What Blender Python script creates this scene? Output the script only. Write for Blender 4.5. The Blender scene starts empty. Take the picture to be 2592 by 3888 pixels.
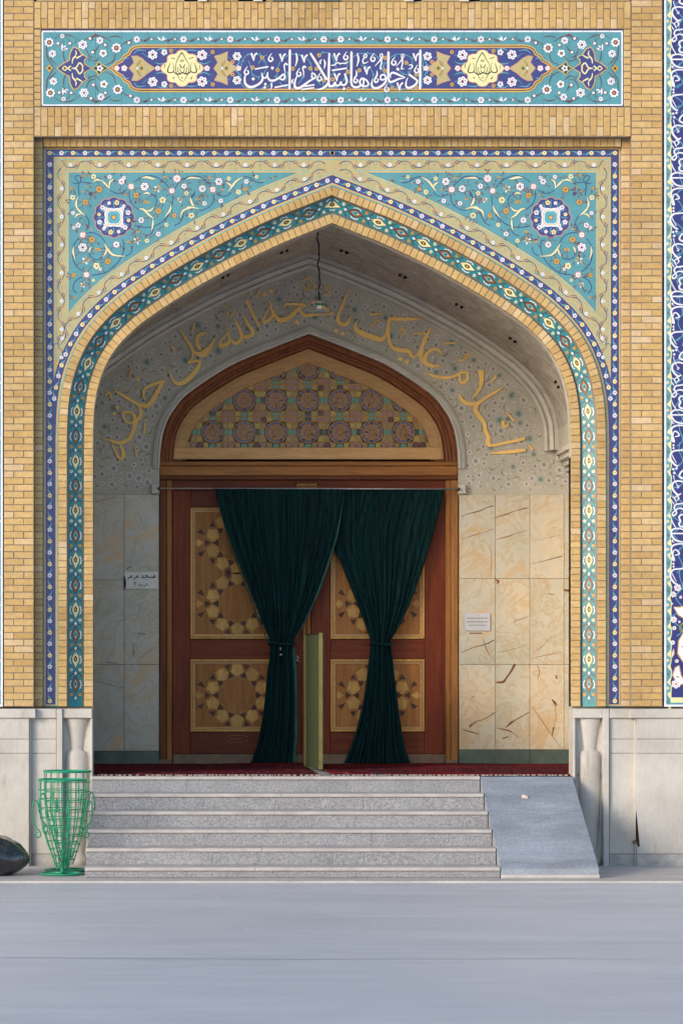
import bpy, math, random
from math import pi, sin, cos, radians, hypot, atan2
from mathutils import Vector
random.seed(7)
R = random.random
sc = bpy.context.scene
# ------------------------------------------------------------------ camera, sky, sun, exposure
D, EYE, VX, VY, PPM = 24.0, 1.64, 600.0, 2550.0, 450.0
cam = bpy.data.cameras.new('camera'); cam_o = bpy.data.objects.new('camera', cam)
sc.collection.objects.link(cam_o); sc.camera = cam_o
cam_o.location = (0, -D, EYE); cam_o.rotation_euler = (radians(90), 0, 0)
cam.sensor_fit = 'VERTICAL'; cam.sensor_height = 36; cam.sensor_width = 24
cam.lens = 36*PPM*D/3888
cam.shift_x = (1296-VX)/3888; cam.shift_y = (VY-1944)/3888
cam.clip_start = .5; cam.clip_end = 2000
SUN_AZ, SUN_EL = 50.0, 18.0          # sun stands left of and before the portal, low
w = bpy.data.worlds.new('World'); sc.world = w; w.use_nodes = True
nt = w.node_tree; bg = nt.nodes['Background']
sky = nt.nodes.new('ShaderNodeTexSky'); sky.sky_type = 'NISHITA'; sky.sun_disc = False
sky.sun_elevation = radians(SUN_EL); sky.sun_rotation = radians(180+SUN_AZ)
sky.air_density = 1.0; sky.dust_density = 1.0; sky.ozone_density = 2.0
nt.links.new(sky.outputs[0], bg.inputs[0]); bg.inputs[1].default_value = 0.15
sun = bpy.data.lights.new('sun', 'SUN'); sun.energy = 1.12; sun.angle = radians(15); sun.color = (1, .90, .78)
sun_o = bpy.data.objects.new('sun', sun); sc.collection.objects.link(sun_o)
sd = Vector((-sin(radians(SUN_AZ))*cos(radians(SUN_EL)), -cos(radians(SUN_AZ))*cos(radians(SUN_EL)), sin(radians(SUN_EL))))
sun_o.rotation_euler = sd.to_track_quat('Z', 'Y').to_euler(); sun_o.location = sd*30
sc.view_settings.view_transform = 'Standard'; sc.view_settings.look = 'None'
sc.view_settings.gamma = 1; sc.view_settings.use_curve_mapping = False
sc.view_settings.exposure = 1.02
# ------------------------------------------------------------------ helpers
def P(px, py, y=0.0):                 # a point of the facade plane (or a plane y metres behind it)
    k = (D+y)/D/PPM
    return Vector(((px-VX)*k, y, EYE+(VY-py)*k))
def lin(c): return tuple(((v/255)/12.92 if v/255 <= .04045 else ((v/255+.055)/1.055)**2.4) for v in c)
def C(r, g, b, k=.9): l = lin((r, g, b)); return (l[0]*k, l[1]*k, l[2]*k, 1)
COL = sc.collection
def link(o, parent=None, loc=None):
    COL.objects.link(o)
    l = Vector(loc) if loc is not None else Vector((0, 0, 0))
    if parent is not None:
        o.parent = parent; q = parent; off = Vector((0, 0, 0))
        while q is not None: off += q.location; q = q.parent
        l = l-off
    o.location = l
    return o
def tag(o, label=None, cat=None, group=None, kind=None):
    if label: o['label'] = label
    if cat: o['category'] = cat
    if group: o['group'] = group
    if kind: o['kind'] = kind
    return o
def empty(name, loc, label, cat, group=None):
    o = bpy.data.objects.new(name, None); o.empty_display_size = .1
    link(o, None, loc); return tag(o, label, cat, group)
def mesh(name, verts, faces, mat, cols=None, smooth=False):
    me = bpy.data.meshes.new(name); me.from_pydata([tuple(v) for v in verts], [], faces)
    if mat: me.materials.append(mat)
    if cols:
        at = me.color_attributes.new('Col', 'FLOAT_COLOR', 'CORNER'); buf = []
        for f, c in zip(faces, cols):
            for _ in f: buf.extend(c)
        at.data.foreach_set('color', buf)
    if smooth: me.polygons.foreach_set('use_smooth', [True]*len(faces))
    me.update(); return me
def obj(name, me, parent=None, loc=None): return link(bpy.data.objects.new(name, me), parent, loc)
class MB:
    def __init__(s): s.v = []; s.f = []
    def box(s, x0, x1, y0, y1, z0, z1, bev=0.0):
        if x0 > x1: x0, x1 = x1, x0
        if z0 > z1: z0, z1 = z1, z0
        b = len(s.v)
        if bev <= 0:
            s.v += [(x0,y0,z0),(x1,y0,z0),(x1,y0,z1),(x0,y0,z1),(x0,y1,z0),(x1,y1,z0),(x1,y1,z1),(x0,y1,z1)]
            s.f += [tuple(b+i for i in q) for q in ((0,1,2,3),(5,4,7,6),(4,0,3,7),(1,5,6,2),(3,2,6,7),(4,5,1,0))]
        else:
            c = bev
            s.v += [(x0+c,y0,z0+c),(x1-c,y0,z0+c),(x1-c,y0,z1-c),(x0+c,y0,z1-c),
                    (x0,y0+c,z0),(x1,y0+c,z0),(x1,y0+c,z1),(x0,y0+c,z1),
                    (x0,y1,z0),(x1,y1,z0),(x1,y1,z1),(x0,y1,z1)]
            s.f += [tuple(b+i for i in q) for q in ((0,1,2,3),(4,5,1,0),(5,6,2,1),(6,7,3,2),(7,4,0,3),
                    (8,9,5,4),(9,10,6,5),(10,11,7,6),(11,8,4,7),(9,8,11,10))]
        return s
    def tube(s, pts, r, n=6, closed=False):
        pts = [Vector(p) for p in pts]; N = len(pts); b = len(s.v)
        for i, p in enumerate(pts):
            a = pts[(i-1) % N] if (closed or i > 0) else p
            c = pts[(i+1) % N] if (closed or i < N-1) else p
            t = (c-a).normalized(); u = t.cross(Vector((0, 0, 1)))
            if u.length < .05: u = t.cross(Vector((1, 0, 0)))
            u.normalize(); v = t.cross(u).normalized()
            for k in range(n):
                an = 2*pi*k/n; s.v.append(tuple(p+u*cos(an)*r+v*sin(an)*r))
        for i in range(N if closed else N-1):
            j = (i+1) % N
            for k in range(n):
                k2 = (k+1) % n; s.f.append((b+i*n+k, b+i*n+k2, b+j*n+k2, b+j*n+k))
        if not closed:
            s.f.append(tuple(b+k for k in range(n))); s.f.append(tuple(b+(N-1)*n+k for k in reversed(range(n))))
        return s
    def lathe(s, prof, c, n=24, a0=0, a1=2*pi, caps=False):
        b = len(s.v); full = abs(a1-a0-2*pi) < 1e-4; m = n if full else n+1
        for r, z in prof:
            for k in range(m):
                a = a0+(a1-a0)*k/n; s.v.append((c[0]+r*cos(a), c[1]+r*sin(a), z))
        for i in range(len(prof)-1):
            for k in range(n):
                k2 = (k+1) % m; s.f.append((b+i*m+k, b+i*m+k2, b+(i+1)*m+k2, b+(i+1)*m+k))
        if caps:
            s.f.append(tuple(b+k for k in reversed(range(m)))); s.f.append(tuple(b+(len(prof)-1)*m+k for k in range(m)))
        return s
    def prism(s, pts2, ymap, y0, y1):      # polygon of px points given thickness
        b = len(s.v); n = len(pts2)
        f = [P(x, y, ymap) for x, y in pts2]
        s.v += [(p.x, y0, p.z) for p in f]+[(p.x, y1, p.z) for p in f]
        s.f.append(tuple(b+i for i in range(n))); s.f.append(tuple(b+n+i for i in reversed(range(n))))
        for i in range(n): j = (i+1) % n; s.f.append((b+i, b+n+i, b+n+j, b+j))
        return s
    def build(s, name, mat, parent=None, smooth=False):
        return obj(name, mesh(name, s.v, s.f, mat, smooth=smooth), parent, None)
def PB(name, mat, parent, x0, x1, t, b, yf, yb, bev=.003):
    a = P(x0, b, yf); c = P(x1, t, yf)
    return MB().box(a.x, c.x, yf, yb, a.z, c.z, bev).build(name, mat, parent)
# ------------------------------------------------------------------ materials
def M(name, rough=.7, spec=.3):
    m = bpy.data.materials.new(name); m.use_nodes = True; n = m.node_tree
    b = n.nodes['Principled BSDF']; b.inputs['Roughness'].default_value = rough
    b.inputs['Specular IOR Level'].default_value = spec
    return m, n, b
def nd(n, t, **kw):
    x = n.nodes.new(t)
    for k, v in kw.items():
        if k.startswith('i_'): x.inputs[k[2:].replace('_', ' ')].default_value = v
        else: setattr(x, k, v)
    return x
def L(n, a, ao, b, bi): n.links.new(a.outputs[ao], b.inputs[bi])
def coords(n, scale=(1, 1, 1), rot=(0, 0, 0), rnd=0):
    g = nd(n, 'ShaderNodeNewGeometry'); mp = nd(n, 'ShaderNodeMapping')
    mp.inputs['Scale'].default_value = scale; mp.inputs['Rotation'].default_value = rot
    if rnd:
        oi = nd(n, 'ShaderNodeObjectInfo'); ml = nd(n, 'ShaderNodeMath', operation='MULTIPLY'); ml.inputs[1].default_value = rnd
        L(n, oi, 'Random', ml, 0); ad = nd(n, 'ShaderNodeVectorMath', operation='ADD'); L(n, g, 'Position', ad, 0)
        cx = nd(n, 'ShaderNodeCombineXYZ'); L(n, ml, 0, cx, 0); L(n, ml, 0, cx, 1); L(n, ml, 0, cx, 2); L(n, cx, 0, ad, 1); L(n, ad, 0, mp, 0)
    else: L(n, g, 'Position', mp, 0)
    return mp
def noise(n, co, scale, detail=4, rough=.55, dist=0):
    t = nd(n, 'ShaderNodeTexNoise'); t.inputs['Scale'].default_value = scale; t.inputs['Detail'].default_value = detail
    t.inputs['Roughness'].default_value = rough; t.inputs['Distortion'].default_value = dist; L(n, co, 0, t, 0); return t
def ramp(n, src, so, stops):
    r = nd(n, 'ShaderNodeValToRGB'); e = r.color_ramp.elements
    e[0].position = stops[0][0]; e[0].color = stops[0][1]; e[1].position = stops[-1][0]; e[1].color = stops[-1][1]
    for p, c in stops[1:-1]: x = e.new(p); x.color = c
    L(n, src, so, r, 0); return r
def mix(n, mode, fac, a, b):
    m = nd(n, 'ShaderNodeMix', data_type='RGBA', blend_type=mode)
    for v, i in ((fac, 0), (a, 6), (b, 7)):
        if isinstance(v, (int, float)): m.inputs[i].default_value = v
        elif isinstance(v, tuple) and not isinstance(v[0], bpy.types.Node): m.inputs[i].default_value = v
        else: L(n, v[0], v[1], m, i)
    return m
def bump(n, b, src, so, strength=.3, dist=.003):
    bp = nd(n, 'ShaderNodeBump'); bp.inputs['Strength'].default_value = strength; bp.inputs['Distance'].default_value = dist
    L(n, src, so, bp, 'Height'); L(n, bp, 0, b, 'Normal')
def g(v): return (v, v, v, 1)
W1 = (1, 1, 1, 1)
def m_glaze():
    m, n, b = M('glazed_tile', .32, .45); a = nd(n, 'ShaderNodeAttribute', attribute_name='Col'); co = coords(n)
    n1 = noise(n, co, 5, 5); r1 = ramp(n, n1, 0, [(.3, g(.86)), (.7, g(1.04))])
    n2 = noise(n, co, 60, 3); r2 = ramp(n, n2, 0, [(.3, g(.93)), (.7, g(1.03))])
    x = mix(n, 'MULTIPLY', 1.0, (a, 'Color'), (r1, 0)); y = mix(n, 'MULTIPLY', 1.0, (x, 2), (r2, 0)); L(n, y, 2, b, 'Base Color')
    r3 = ramp(n, n1, 0, [(.3, g(.22)), (.7, g(.42))]); L(n, r3, 0, b, 'Roughness'); bump(n, b, n2, 0, .15, .0006); return m
def m_vplaster():
    m, n, b = M('painted_plaster', .8, .2); a = nd(n, 'ShaderNodeAttribute', attribute_name='Col'); co = coords(n)
    n1 = noise(n, co, 3, 6); r1 = ramp(n, n1, 0, [(.3, g(.82)), (.7, g(1.05))])
    x = mix(n, 'MULTIPLY', 1.0, (a, 'Color'), (r1, 0)); L(n, x, 2, b, 'Base Color')
    n2 = noise(n, co, 80, 4); bump(n, b, n2, 0, .25, .002); return m
def m_brick():
    m, n, b = M('yellow_brick', .85, .15); oi = nd(n, 'ShaderNodeObjectInfo')
    r = ramp(n, oi, 'Random', [(0, C(196, 158, 102)), (.2, C(206, 170, 114)), (.45, C(212, 178, 122)), (.65, C(204, 167, 108)), (.9, C(212, 178, 128)), (1, C(218, 190, 150))])
    co = coords(n); co2 = coords(n, rnd=37)
    n1 = noise(n, co2, 24, 6, .65); r1 = ramp(n, n1, 0, [(.3, g(.84)), (.7, g(1.08))])
    x = mix(n, 'MULTIPLY', 1.0, (r, 0), (r1, 0))
    n2 = noise(n, co, 3.4, 6, .7); r2 = ramp(n, n2, 0, [(.60, g(0)), (.72, g(.55))])
    y = mix(n, 'MIX', (r2, 0), (x, 2), C(220, 196, 172))
    n4 = noise(n, co, 1.3, 6, .7); r4 = ramp(n, n4, 0, [(.33, g(.80)), (.62, g(1.05))]); y2 = mix(n, 'MULTIPLY', 1.0, (y, 2), (r4, 0))
    n3 = noise(n, co2, 150, 3); r3 = ramp(n, n3, 0, [(.28, g(.7)), (.42, g(1))]); z = mix(n, 'MULTIPLY', .6, (y2, 2), (r3, 0))
    L(n, z, 2, b, 'Base Color'); bump(n, b, n3, 0, .5, .0015); return m
def m_simple(name, c1, c2, scale=8, rough=.75, spec=.25, bumpv=.3, fine=90, aniso=(1, 1, 1), rnd=0, metal=0):
    m, n, b = M(name, rough, spec); co = coords(n, aniso, rnd=rnd); n1 = noise(n, co, scale, 6, .6)
    r = ramp(n, n1, 0, [(.3, c1), (.7, c2)]); n2 = noise(n, co, fine, 3); r2 = ramp(n, n2, 0, [(.25, g(.88)), (.75, g(1.06))])
    x = mix(n, 'MULTIPLY', 1.0, (r, 0), (r2, 0)); L(n, x, 2, b, 'Base Color'); b.inputs['Metallic'].default_value = metal
    if bumpv: bump(n, b, n2, 0, bumpv, .001)
    return m
def m_granite():
    m, n, b = M('granite', .55, .35); co = coords(n); n1 = noise(n, co, 62, 5, .85)
    r = ramp(n, n1, 0, [(.32, C(92, 94, 102)), (.44, C(142, 142, 148)), (.56, C(168, 166, 166)), (.68, C(198, 194, 190))])
    n2 = noise(n, coords(n, rnd=11), 2.3, 5, .7); r2 = ramp(n, n2, 0, [(.3, g(.8)), (.7, g(1.06))]); x = mix(n, 'MULTIPLY', 1.0, (r, 0), (r2, 0))
    n3 = noise(n, co, 38, 3, .7); r3 = ramp(n, n3, 0, [(.3, g(.86)), (.7, g(1.05))]); y = mix(n, 'MULTIPLY', 1.0, (x, 2), (r3, 0))
    L(n, y, 2, b, 'Base Color'); bump(n, b, n1, 0, .2, .0008); return m
def m_ramp_stone():
    m, n, b = M('rough_granite', .8, .2); co = coords(n); n1 = noise(n, co, 60, 5, .85)
    r = ramp(n, n1, 0, [(.3, C(128, 134, 144)), (.7, C(180, 186, 196))])
    n2 = noise(n, coords(n, (1, 2.6, 3)), 1.5, 4, .6); r2 = ramp(n, n2, 0, [(.38, g(.74)), (.62, g(1.06))])
    x = mix(n, 'MULTIPLY', 1.0, (r, 0), (r2, 0)); L(n, x, 2, b, 'Base Color'); bump(n, b, n1, 0, .5, .002); return m
def m_dado():
    m, n, b = M('pale_limestone', .6, .3); co = coords(n)
    n1 = noise(n, co, 1.6, 7, .65); r = ramp(n, n1, 0, [(.3, C(178, 170, 162)), (.5, C(198, 191, 182)), (.7, C(214, 206, 196))])
    n2 = noise(n, coords(n, (3, 3, 1)), 14, 6, .7); r2 = ramp(n, n2, 0, [(.3, g(.9)), (.7, g(1.04))]); x = mix(n, 'MULTIPLY', 1.0, (r, 0), (r2, 0))
    n3 = noise(n, co, 120, 2, .5); r3 = ramp(n, n3, 0, [(.24, g(.6)), (.31, g(1))]); y = mix(n, 'MULTIPLY', .8, (x, 2), (r3, 0))
    n4 = noise(n, coords(n, (6, 6, .8)), 2.2, 5, .7); r4 = ramp(n, n4, 0, [(.62, g(1)), (.75, C(196, 176, 150, 1))]); z = mix(n, 'MULTIPLY', .6, (y, 2), (r4, 0))
    L(n, z, 2, b, 'Base Color'); bump(n, b, n3, 0, .3, .001); return m
def m_marble(name='veined_marble', grey=False):
    m, n, b = M(name, .28, .4); co = coords(n, rnd=23)
    n0 = noise(n, co, 1.0, 3, .5, .3)
    r = ramp(n, n0, 0, [(.25, C(182, 176, 156)), (.42, C(200, 194, 174)), (.55, C(212, 202, 182)), (.68, C(222, 204, 174)), (.8, C(224, 192, 148))])
    if grey:  # same marble for the left slabs, with the shade there put into its colour
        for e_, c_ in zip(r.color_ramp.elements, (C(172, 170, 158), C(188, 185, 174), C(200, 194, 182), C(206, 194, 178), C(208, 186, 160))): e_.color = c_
    na = noise(n, co, 4.5, 8, .7, .8); ra = ramp(n, na, 0, [(.3, g(.9)), (.48, g(1.04)), (.53, C(246, 232, 212, 1)), (.58, g(1.02)), (.75, g(.95))])
    x = mix(n, 'MULTIPLY', 1.0, (r, 0), (ra, 0))
    def vein(scale, rot, wdt, col, thr):
        nonlocal x
        cv = coords(n, (1, 1, 1), (0, rot, 0), 23)
        mp = nd(n, 'ShaderNodeMapping'); mp.inputs['Scale'].default_value = (.6, 1, 1.8); L(n, cv, 0, mp, 0)
        nv = noise(n, mp, scale, 5, .55, .5)
        sb = nd(n, 'ShaderNodeMath', operation='SUBTRACT'); sb.inputs[1].default_value = .5; L(n, nv, 0, sb, 0)
        ab = nd(n, 'ShaderNodeMath', operation='ABSOLUTE'); L(n, sb, 0, ab, 0)
        rv = ramp(n, ab, 0, [(0, g(1)), (wdt, g(0))])
        nm = noise(n, co, 1.7, 2); rm = ramp(n, nm, 0, [(thr, g(0)), (thr+.1, g(1))])
        fm = nd(n, 'ShaderNodeMath', operation='MULTIPLY'); L(n, rv, 0, fm, 0); L(n, rm, 0, fm, 1)
        x = mix(n, 'MIX', (fm, 0), (x, 2), col)
    vein(1.2, radians(38), .04, C(214, 182, 140), .46)
    L(n, x, 2, b, 'Base Color'); return m
def m_wood(name, c1, c2, axis='z', rough=.4, sc_=1.0):
    m, n, b = M(name, rough+.08, .18); s = (16, 16, 1.1) if axis == 'z' else (1.1, 16, 16)
    co = coords(n, s, rnd=13); n1 = noise(n, co, 1.6*sc_, 7, .65, .6); r = ramp(n, n1, 0, [(.28, c1), (.72, c2)])
    n2 = noise(n, co, 9*sc_, 4, .7); r2 = ramp(n, n2, 0, [(.3, g(.78)), (.7, g(1.08))]); x = mix(n, 'MULTIPLY', 1.0, (r, 0), (r2, 0))
    oi = nd(n, 'ShaderNodeObjectInfo'); r3 = ramp(n, oi, 'Random', [(0, g(.85)), (1, g(1.12))]); y = mix(n, 'MULTIPLY', 1.0, (x, 2), (r3, 0))
    L(n, y, 2, b, 'Base Color'); bump(n, b, n2, 0, .25, .0008); return m
def m_ground():
    m, n, b = M('smooth_pavement', .5, .35); co = coords(n, (.5, 1.2, 1))
    n1 = noise(n, co, .8, 6, .6, .3); r = ramp(n, n1, 0, [(.25, C(190, 192, 198)), (.5, C(200, 202, 206)), (.75, C(210, 211, 213))])
    n2 = noise(n, coords(n, (.16, 1.1, 1)), .8, 8, .68, .8); r2 = ramp(n, n2, 0, [(.3, g(.9)), (.46, g(1.0)), (.5, g(.93)), (.54, g(1.01)), (.7, g(1.04))]); x = mix(n, 'MULTIPLY', 1.0, (r, 0), (r2, 0))
    n3 = noise(n, coords(n), 30, 5, .8); r3 = ramp(n, n3, 0, [(.28, g(.6)), (.38, g(1))]); y = mix(n, 'MULTIPLY', .6, (x, 2), (r3, 0))
    n4 = noise(n, coords(n, (.5, 1.5, 1)), 2.6, 6, .75); r4 = ramp(n, n4, 0, [(.35, g(.93)), (.65, g(1.03))]); z = mix(n, 'MULTIPLY', 1.0, (y, 2), (r4, 0))
    L(n, z, 2, b, 'Base Color'); bump(n, b, n3, 0, .1, .001); return m
def m_velvet():
    m, n, b = M('green_velvet', .85, .15); co = coords(n, (30, 30, .6)); n1 = noise(n, co, 1.5, 4)
    r = ramp(n, n1, 0, [(.35, C(5, 24, 24)), (.68, C(14, 56, 58))]); L(n, r, 0, b, 'Base Color')
    b.inputs['Sheen Weight'].default_value = .12; b.inputs['Sheen Tint'].default_value = (.1, .5, .5, 1)
    n2 = noise(n, coords(n), 160, 3); bump(n, b, n2, 0, .4, .002); return m
def m_carpet():
    m, n, b = M('red_carpet', .95, .05); co = coords(n)
    v = nd(n, 'ShaderNodeTexVoronoi'); v.inputs['Scale'].default_value = 15; L(n, co, 0, v, 0)
    r = ramp(n, v, 'Distance', [(0, C(176, 160, 150)), (.16, C(140, 84, 80)), (.3, C(116, 34, 38)), (.55, C(84, 30, 38)), (.8, C(48, 36, 50))])
    n1 = noise(n, co, 7, 5); r1 = ramp(n, n1, 0, [(.4, g(.75)), (.6, g(1.1))]); x = mix(n, 'MULTIPLY', 1.0, (r, 0), (r1, 0))
    n3 = noise(n, coords(n, (1, 1, 1)), 1.4, 3); r3 = ramp(n, n3, 0, [(.52, g(0)), (.64, g(.75))])
    y = mix(n, 'MIX', (r3, 0), (x, 2), C(126, 26, 32)); L(n, y, 2, b, 'Base Color')
    n2 = noise(n, co, 300, 2); bump(n, b, n2, 0, .8, .004); return m
MG = m_glaze(); MVP = m_vplaster(); MBR = m_brick()
MMORT = m_simple('brick_mortar', C(132, 118, 104), C(162, 146, 128), 20, .95, .1)
MGR = m_granite(); MRS = m_ramp_stone(); MDADO = m_dado(); MMAR = m_marble(); MMAR_SHADE = m_marble('shaded_marble', True)
MNOS = m_simple('step_nosing', C(172, 165, 162), C(202, 194, 188), 6, .5, .35, .15, 120)
MGSK = m_simple('green_marble', C(70, 84, 78), C(104, 116, 106), 5, .35, .4)
MDSH = m_simple('grey_base_stone', C(150, 146, 142), C(188, 182, 176), 12, .7, .3)
MVLT = m_simple('vault_stone', C(160, 150, 140), C(212, 203, 190), 9, .7, .25, .5, 60, rnd=9)
MDRK = m_simple('dark_joint', C(34, 30, 28), C(52, 46, 42), 9, .95, .05)
MPLA = m_simple('cream_plaster', C(188, 181, 166), C(208, 200, 184), 3, .8, .2, .2, 70)
MMOU = m_simple('pale_moulding', C(204, 198, 188), C(222, 216, 206), 6, .6, .3, .15)
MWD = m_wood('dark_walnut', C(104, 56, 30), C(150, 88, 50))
MWDX = m_wood('dark_walnut_cross', C(98, 54, 34), C(142, 82, 50), 'x')
MWR = m_wood('red_mahogany', C(102, 42, 22), C(146, 68, 38))
MWRX = m_wood('red_mahogany_cross', C(100, 42, 22), C(142, 68, 38), 'x')
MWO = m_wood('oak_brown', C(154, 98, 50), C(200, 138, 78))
MWOX = m_wood('oak_brown_cross', C(148, 92, 48), C(192, 130, 72), 'x')
MWT = m_wood('tan_frame_wood', C(204, 150, 96), C(230, 184, 130), 'x', .5)
MWP = m_wood('panel_wood', C(158, 98, 48), C(196, 134, 74))
MWL = m_wood('light_inlay', C(206, 150, 78), C(236, 186, 110), 'z', .4, .6)
MWK = m_wood('dark_inlay', C(72, 48, 38), C(108, 76, 60), 'z', .4, .6)
MKICK = m_simple('kick_plate', C(118, 92, 74), C(142, 114, 92), 8, .5, .3)
MGRN = m_simple('green_paint', C(18, 128, 92), C(34, 160, 118), 14, .45, .4, .2)
MVEL = m_velvet(); MLIN = m_simple('curtain_lining', C(44, 84, 78), C(66, 108, 100), 10, .8, .1)
MCAR = m_carpet(); MFRI = m_simple('carpet_fringe', C(200, 180, 160), C(226, 214, 198), 40, .95, .05)
MMET = m_simple('rod_metal', C(150, 150, 154), C(190, 190, 194), 30, .3, .5, 0, 80, metal=.8)
MBLK = m_simple('black_cable', C(34, 24, 22), C(48, 36, 32), 30, .7, .2, 0)
MWHT = m_simple('white_enamel', C(236, 230, 218), C(242, 237, 226), 9, .35, .4, 0)
MNOT = m_simple('notice_plate', C(200, 200, 206), C(214, 214, 220), 9, .5, .3, 0)
MBAG, _n, _b = M('black_plastic', .16, .8); _b.inputs['Base Color'].default_value = C(16, 18, 26); _b.inputs['Coat Weight'].default_value = .8; _b.inputs['Coat Roughness'].default_value = .08
bump(_n, _b, noise(_n, coords(_n), 9, 4, .6, 1.4), 0, .5, .03)
MGLS, _n, _b = M('lamp_glass', .08, .5); _b.inputs['Base Color'].default_value = (.85, .88, .88, 1); _b.inputs['Transmission Weight'].default_value = .7
MBRD = m_simple('green_board', C(62, 70, 50), C(80, 86, 62), 6, .6, .2, .2, 60, (8, 8, 1))
MBRE = m_simple('board_edge', C(108, 108, 66), C(132, 128, 80), 9, .6, .2)
MGRD = m_ground()
MSEAM = m_simple('dark_seam', C(180, 182, 187), C(197, 199, 203), 3, .5, .35, 0, 40)  # a little darker than the ground round it
MPAV = m_simple('apron_stone', C(176, 170, 166), C(206, 198, 192), 3, .65, .3, .2, 80, (.6, 2, 1))
# ------------------------------------------------------------------ flat inlay pictures in px space
def cr(pts, per=6):
    if len(pts) < 3: return [tuple(p) for p in pts]
    out = []; n = len(pts)
    for i in range(n-1):
        p0 = pts[max(i-1, 0)]; p1 = pts[i]; p2 = pts[i+1]; p3 = pts[min(i+2, n-1)]
        for k in range(per):
            t = k/per; r = []
            for a, b, c, d in zip(p0, p1, p2, p3):
                r.append(.5*(2*b+(c-a)*t+(2*a-5*b+4*c-d)*t*t+(3*b-a-3*c+d)*t**3))
            out.append(tuple(r))
    out.append(tuple(pts[-1])); return out
class Ink:                                   # pieces of glazed tile laid edge to edge, each a hair prouder than what it lies on
    def __init__(s, y0, ymap=None): s.v = []; s.f = []; s.c = []; s.y = y0; s.n = 0; s.m = None; s.mir = None; s.ymap = ymap
    def pt(s, x, y, h):
        yy = s.y
        if s.m: x, y, yy = s.m(x, y)
        if s.mir is not None: x = 2*s.mir-x
        p = P(x, y, yy); return (p.x, p.y-h, p.z)
    def poly(s, pts, col, lv=1.0):
        s.n += 1; h = lv*.0009+(s.n % 19)*.000012; b = len(s.v)
        s.v += [s.pt(x, y, h) for x, y in pts]; f = list(range(b, b+len(pts)))
        s.f.append(tuple(f)); s.c.append(col)
    def stroke(s, pts, w, col, lv=1.0, per=6, smooth=True, thick=0.0):
        s.n += 1; ws = w if isinstance(w, (list, tuple)) else None
        if ws is not None:
            q = [(p[0], p[1], ws[min(int(round(i*(len(ws)-1)/max(1, len(pts)-1))), len(ws)-1)]) for i, p in enumerate(pts)]
        else: q = [(p[0], p[1], w) for p in pts]
        if smooth: q = cr(q, per)
        b = len(s.v); N = len(q); h0 = lv*.0009+(s.n % 19)*.000012
        for i, (x, y, ww) in enumerate(q):
            a = q[max(i-1, 0)]; c = q[min(i+1, N-1)]; dx, dy = c[0]-a[0], c[1]-a[1]; l = hypot(dx, dy) or 1
            nx, ny = -dy/l*ww/2, dx/l*ww/2; h = h0+i*.000008+thick
            s.v += [s.pt(x+nx, y+ny, h), s.pt(x-nx, y-ny, h)]
        for i in range(N-1): s.f.append((b+2*i, b+2*i+1, b+2*i+3, b+2*i+2)); s.c.append(col)
        if thick:
            e = len(s.v)
            for k in range(2*N): v = s.v[b+k]; s.v.append((v[0], v[1]+thick, v[2]))
            for i in range(N-1):
                s.f += [(b+2*i, b+2*i+2, e+2*i+2, e+2*i), (b+2*i+3, b+2*i+1, e+2*i+1, e+2*i+3)]; s.c += [col, col]
            s.f += [(b, e, e+1, b+1), (b+2*N-1, e+2*N-1, e+2*N-2, b+2*N-2)]; s.c += [col, col]
    def disc(s, x, y, r, col, lv=1.0, n=8, rot=0, sq=1.0):
        s.poly([(x+r*cos(rot+2*pi*k/n), y+r*sq*sin(rot+2*pi*k/n)) for k in range(n)], col, lv)
    def star(s, x, y, r1, r2, n, col, lv=1.0, rot=0):
        s.poly([(x+(r1 if k % 2 == 0 else r2)*cos(rot+pi*k/n), y+(r1 if k % 2 == 0 else r2)*sin(rot+pi*k/n)) for k in range(2*n)], col, lv)
    def flower(s, x, y, r, col, cen, lv=2.0, n=5, rot=None, out=None):
        rot = R()*6 if rot is None else rot
        def pet(rr, cc, l):
            pts = []
            for k in range(n*4):
                a = rot+2*pi*k/(n*4); q = rr*(.74+.26*abs(cos(n*(a-rot)/2))**.6)
                pts.append((x+q*cos(a), y+q*sin(a)))
            s.poly(pts, cc, l)
        if out: pet(r*1.14, out, lv)
        pet(r, col, lv+.3)
        if r > 5:
            for k in range(n):
                a = rot+2*pi*(k)/n; s.disc(x+r*.56*cos(a), y+r*.56*sin(a), r*.13, cen, lv+.6, 5)
        s.disc(x, y, r*.3, cen, lv+.6, 6)
    def leaf(s, x, y, a, l, w, col, lv=1.5, bend=0):
        q = [];
        for i in range(5):
            t = i/4; q.append((x+l*t*cos(a+bend*t), y+l*t*sin(a+bend*t), w*sin(pi*min(max(t, .06), .94))))
        up = []; dn = []
        for i, (px, py, ww) in enumerate(q):
            aa = a+bend*i/4*1.6; up.append((px-sin(aa)*ww/2, py+cos(aa)*ww/2)); dn.append((px+sin(aa)*ww/2, py-cos(aa)*ww/2))
        s.poly(up+dn[::-1], col, lv)
    def build(s, name, parent, mat=None, kind=None):
        o = obj(name, mesh(name, s.v, s.f, mat or MG, s.c), parent)
        if kind: o['kind'] = kind
        return o
TEAL = C(88, 152, 162); TEALD = C(54, 138, 158); NAVY = C(64, 68, 128); NAVYD = C(34, 32, 88); WH = C(236, 236, 244); CREAM = C(238, 228, 170)
YEL = C(222, 176, 92); TAN = C(190, 174, 124); BRO = C(118, 52, 50); PINK = C(214, 142, 116); GOLD = C(218, 166, 72); GREEN = C(34, 70, 44); VINE = C(48, 58, 118); LTEAL = C(92, 168, 182); DKB = C(92, 56, 48); OCH = C(150, 96, 34)
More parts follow.
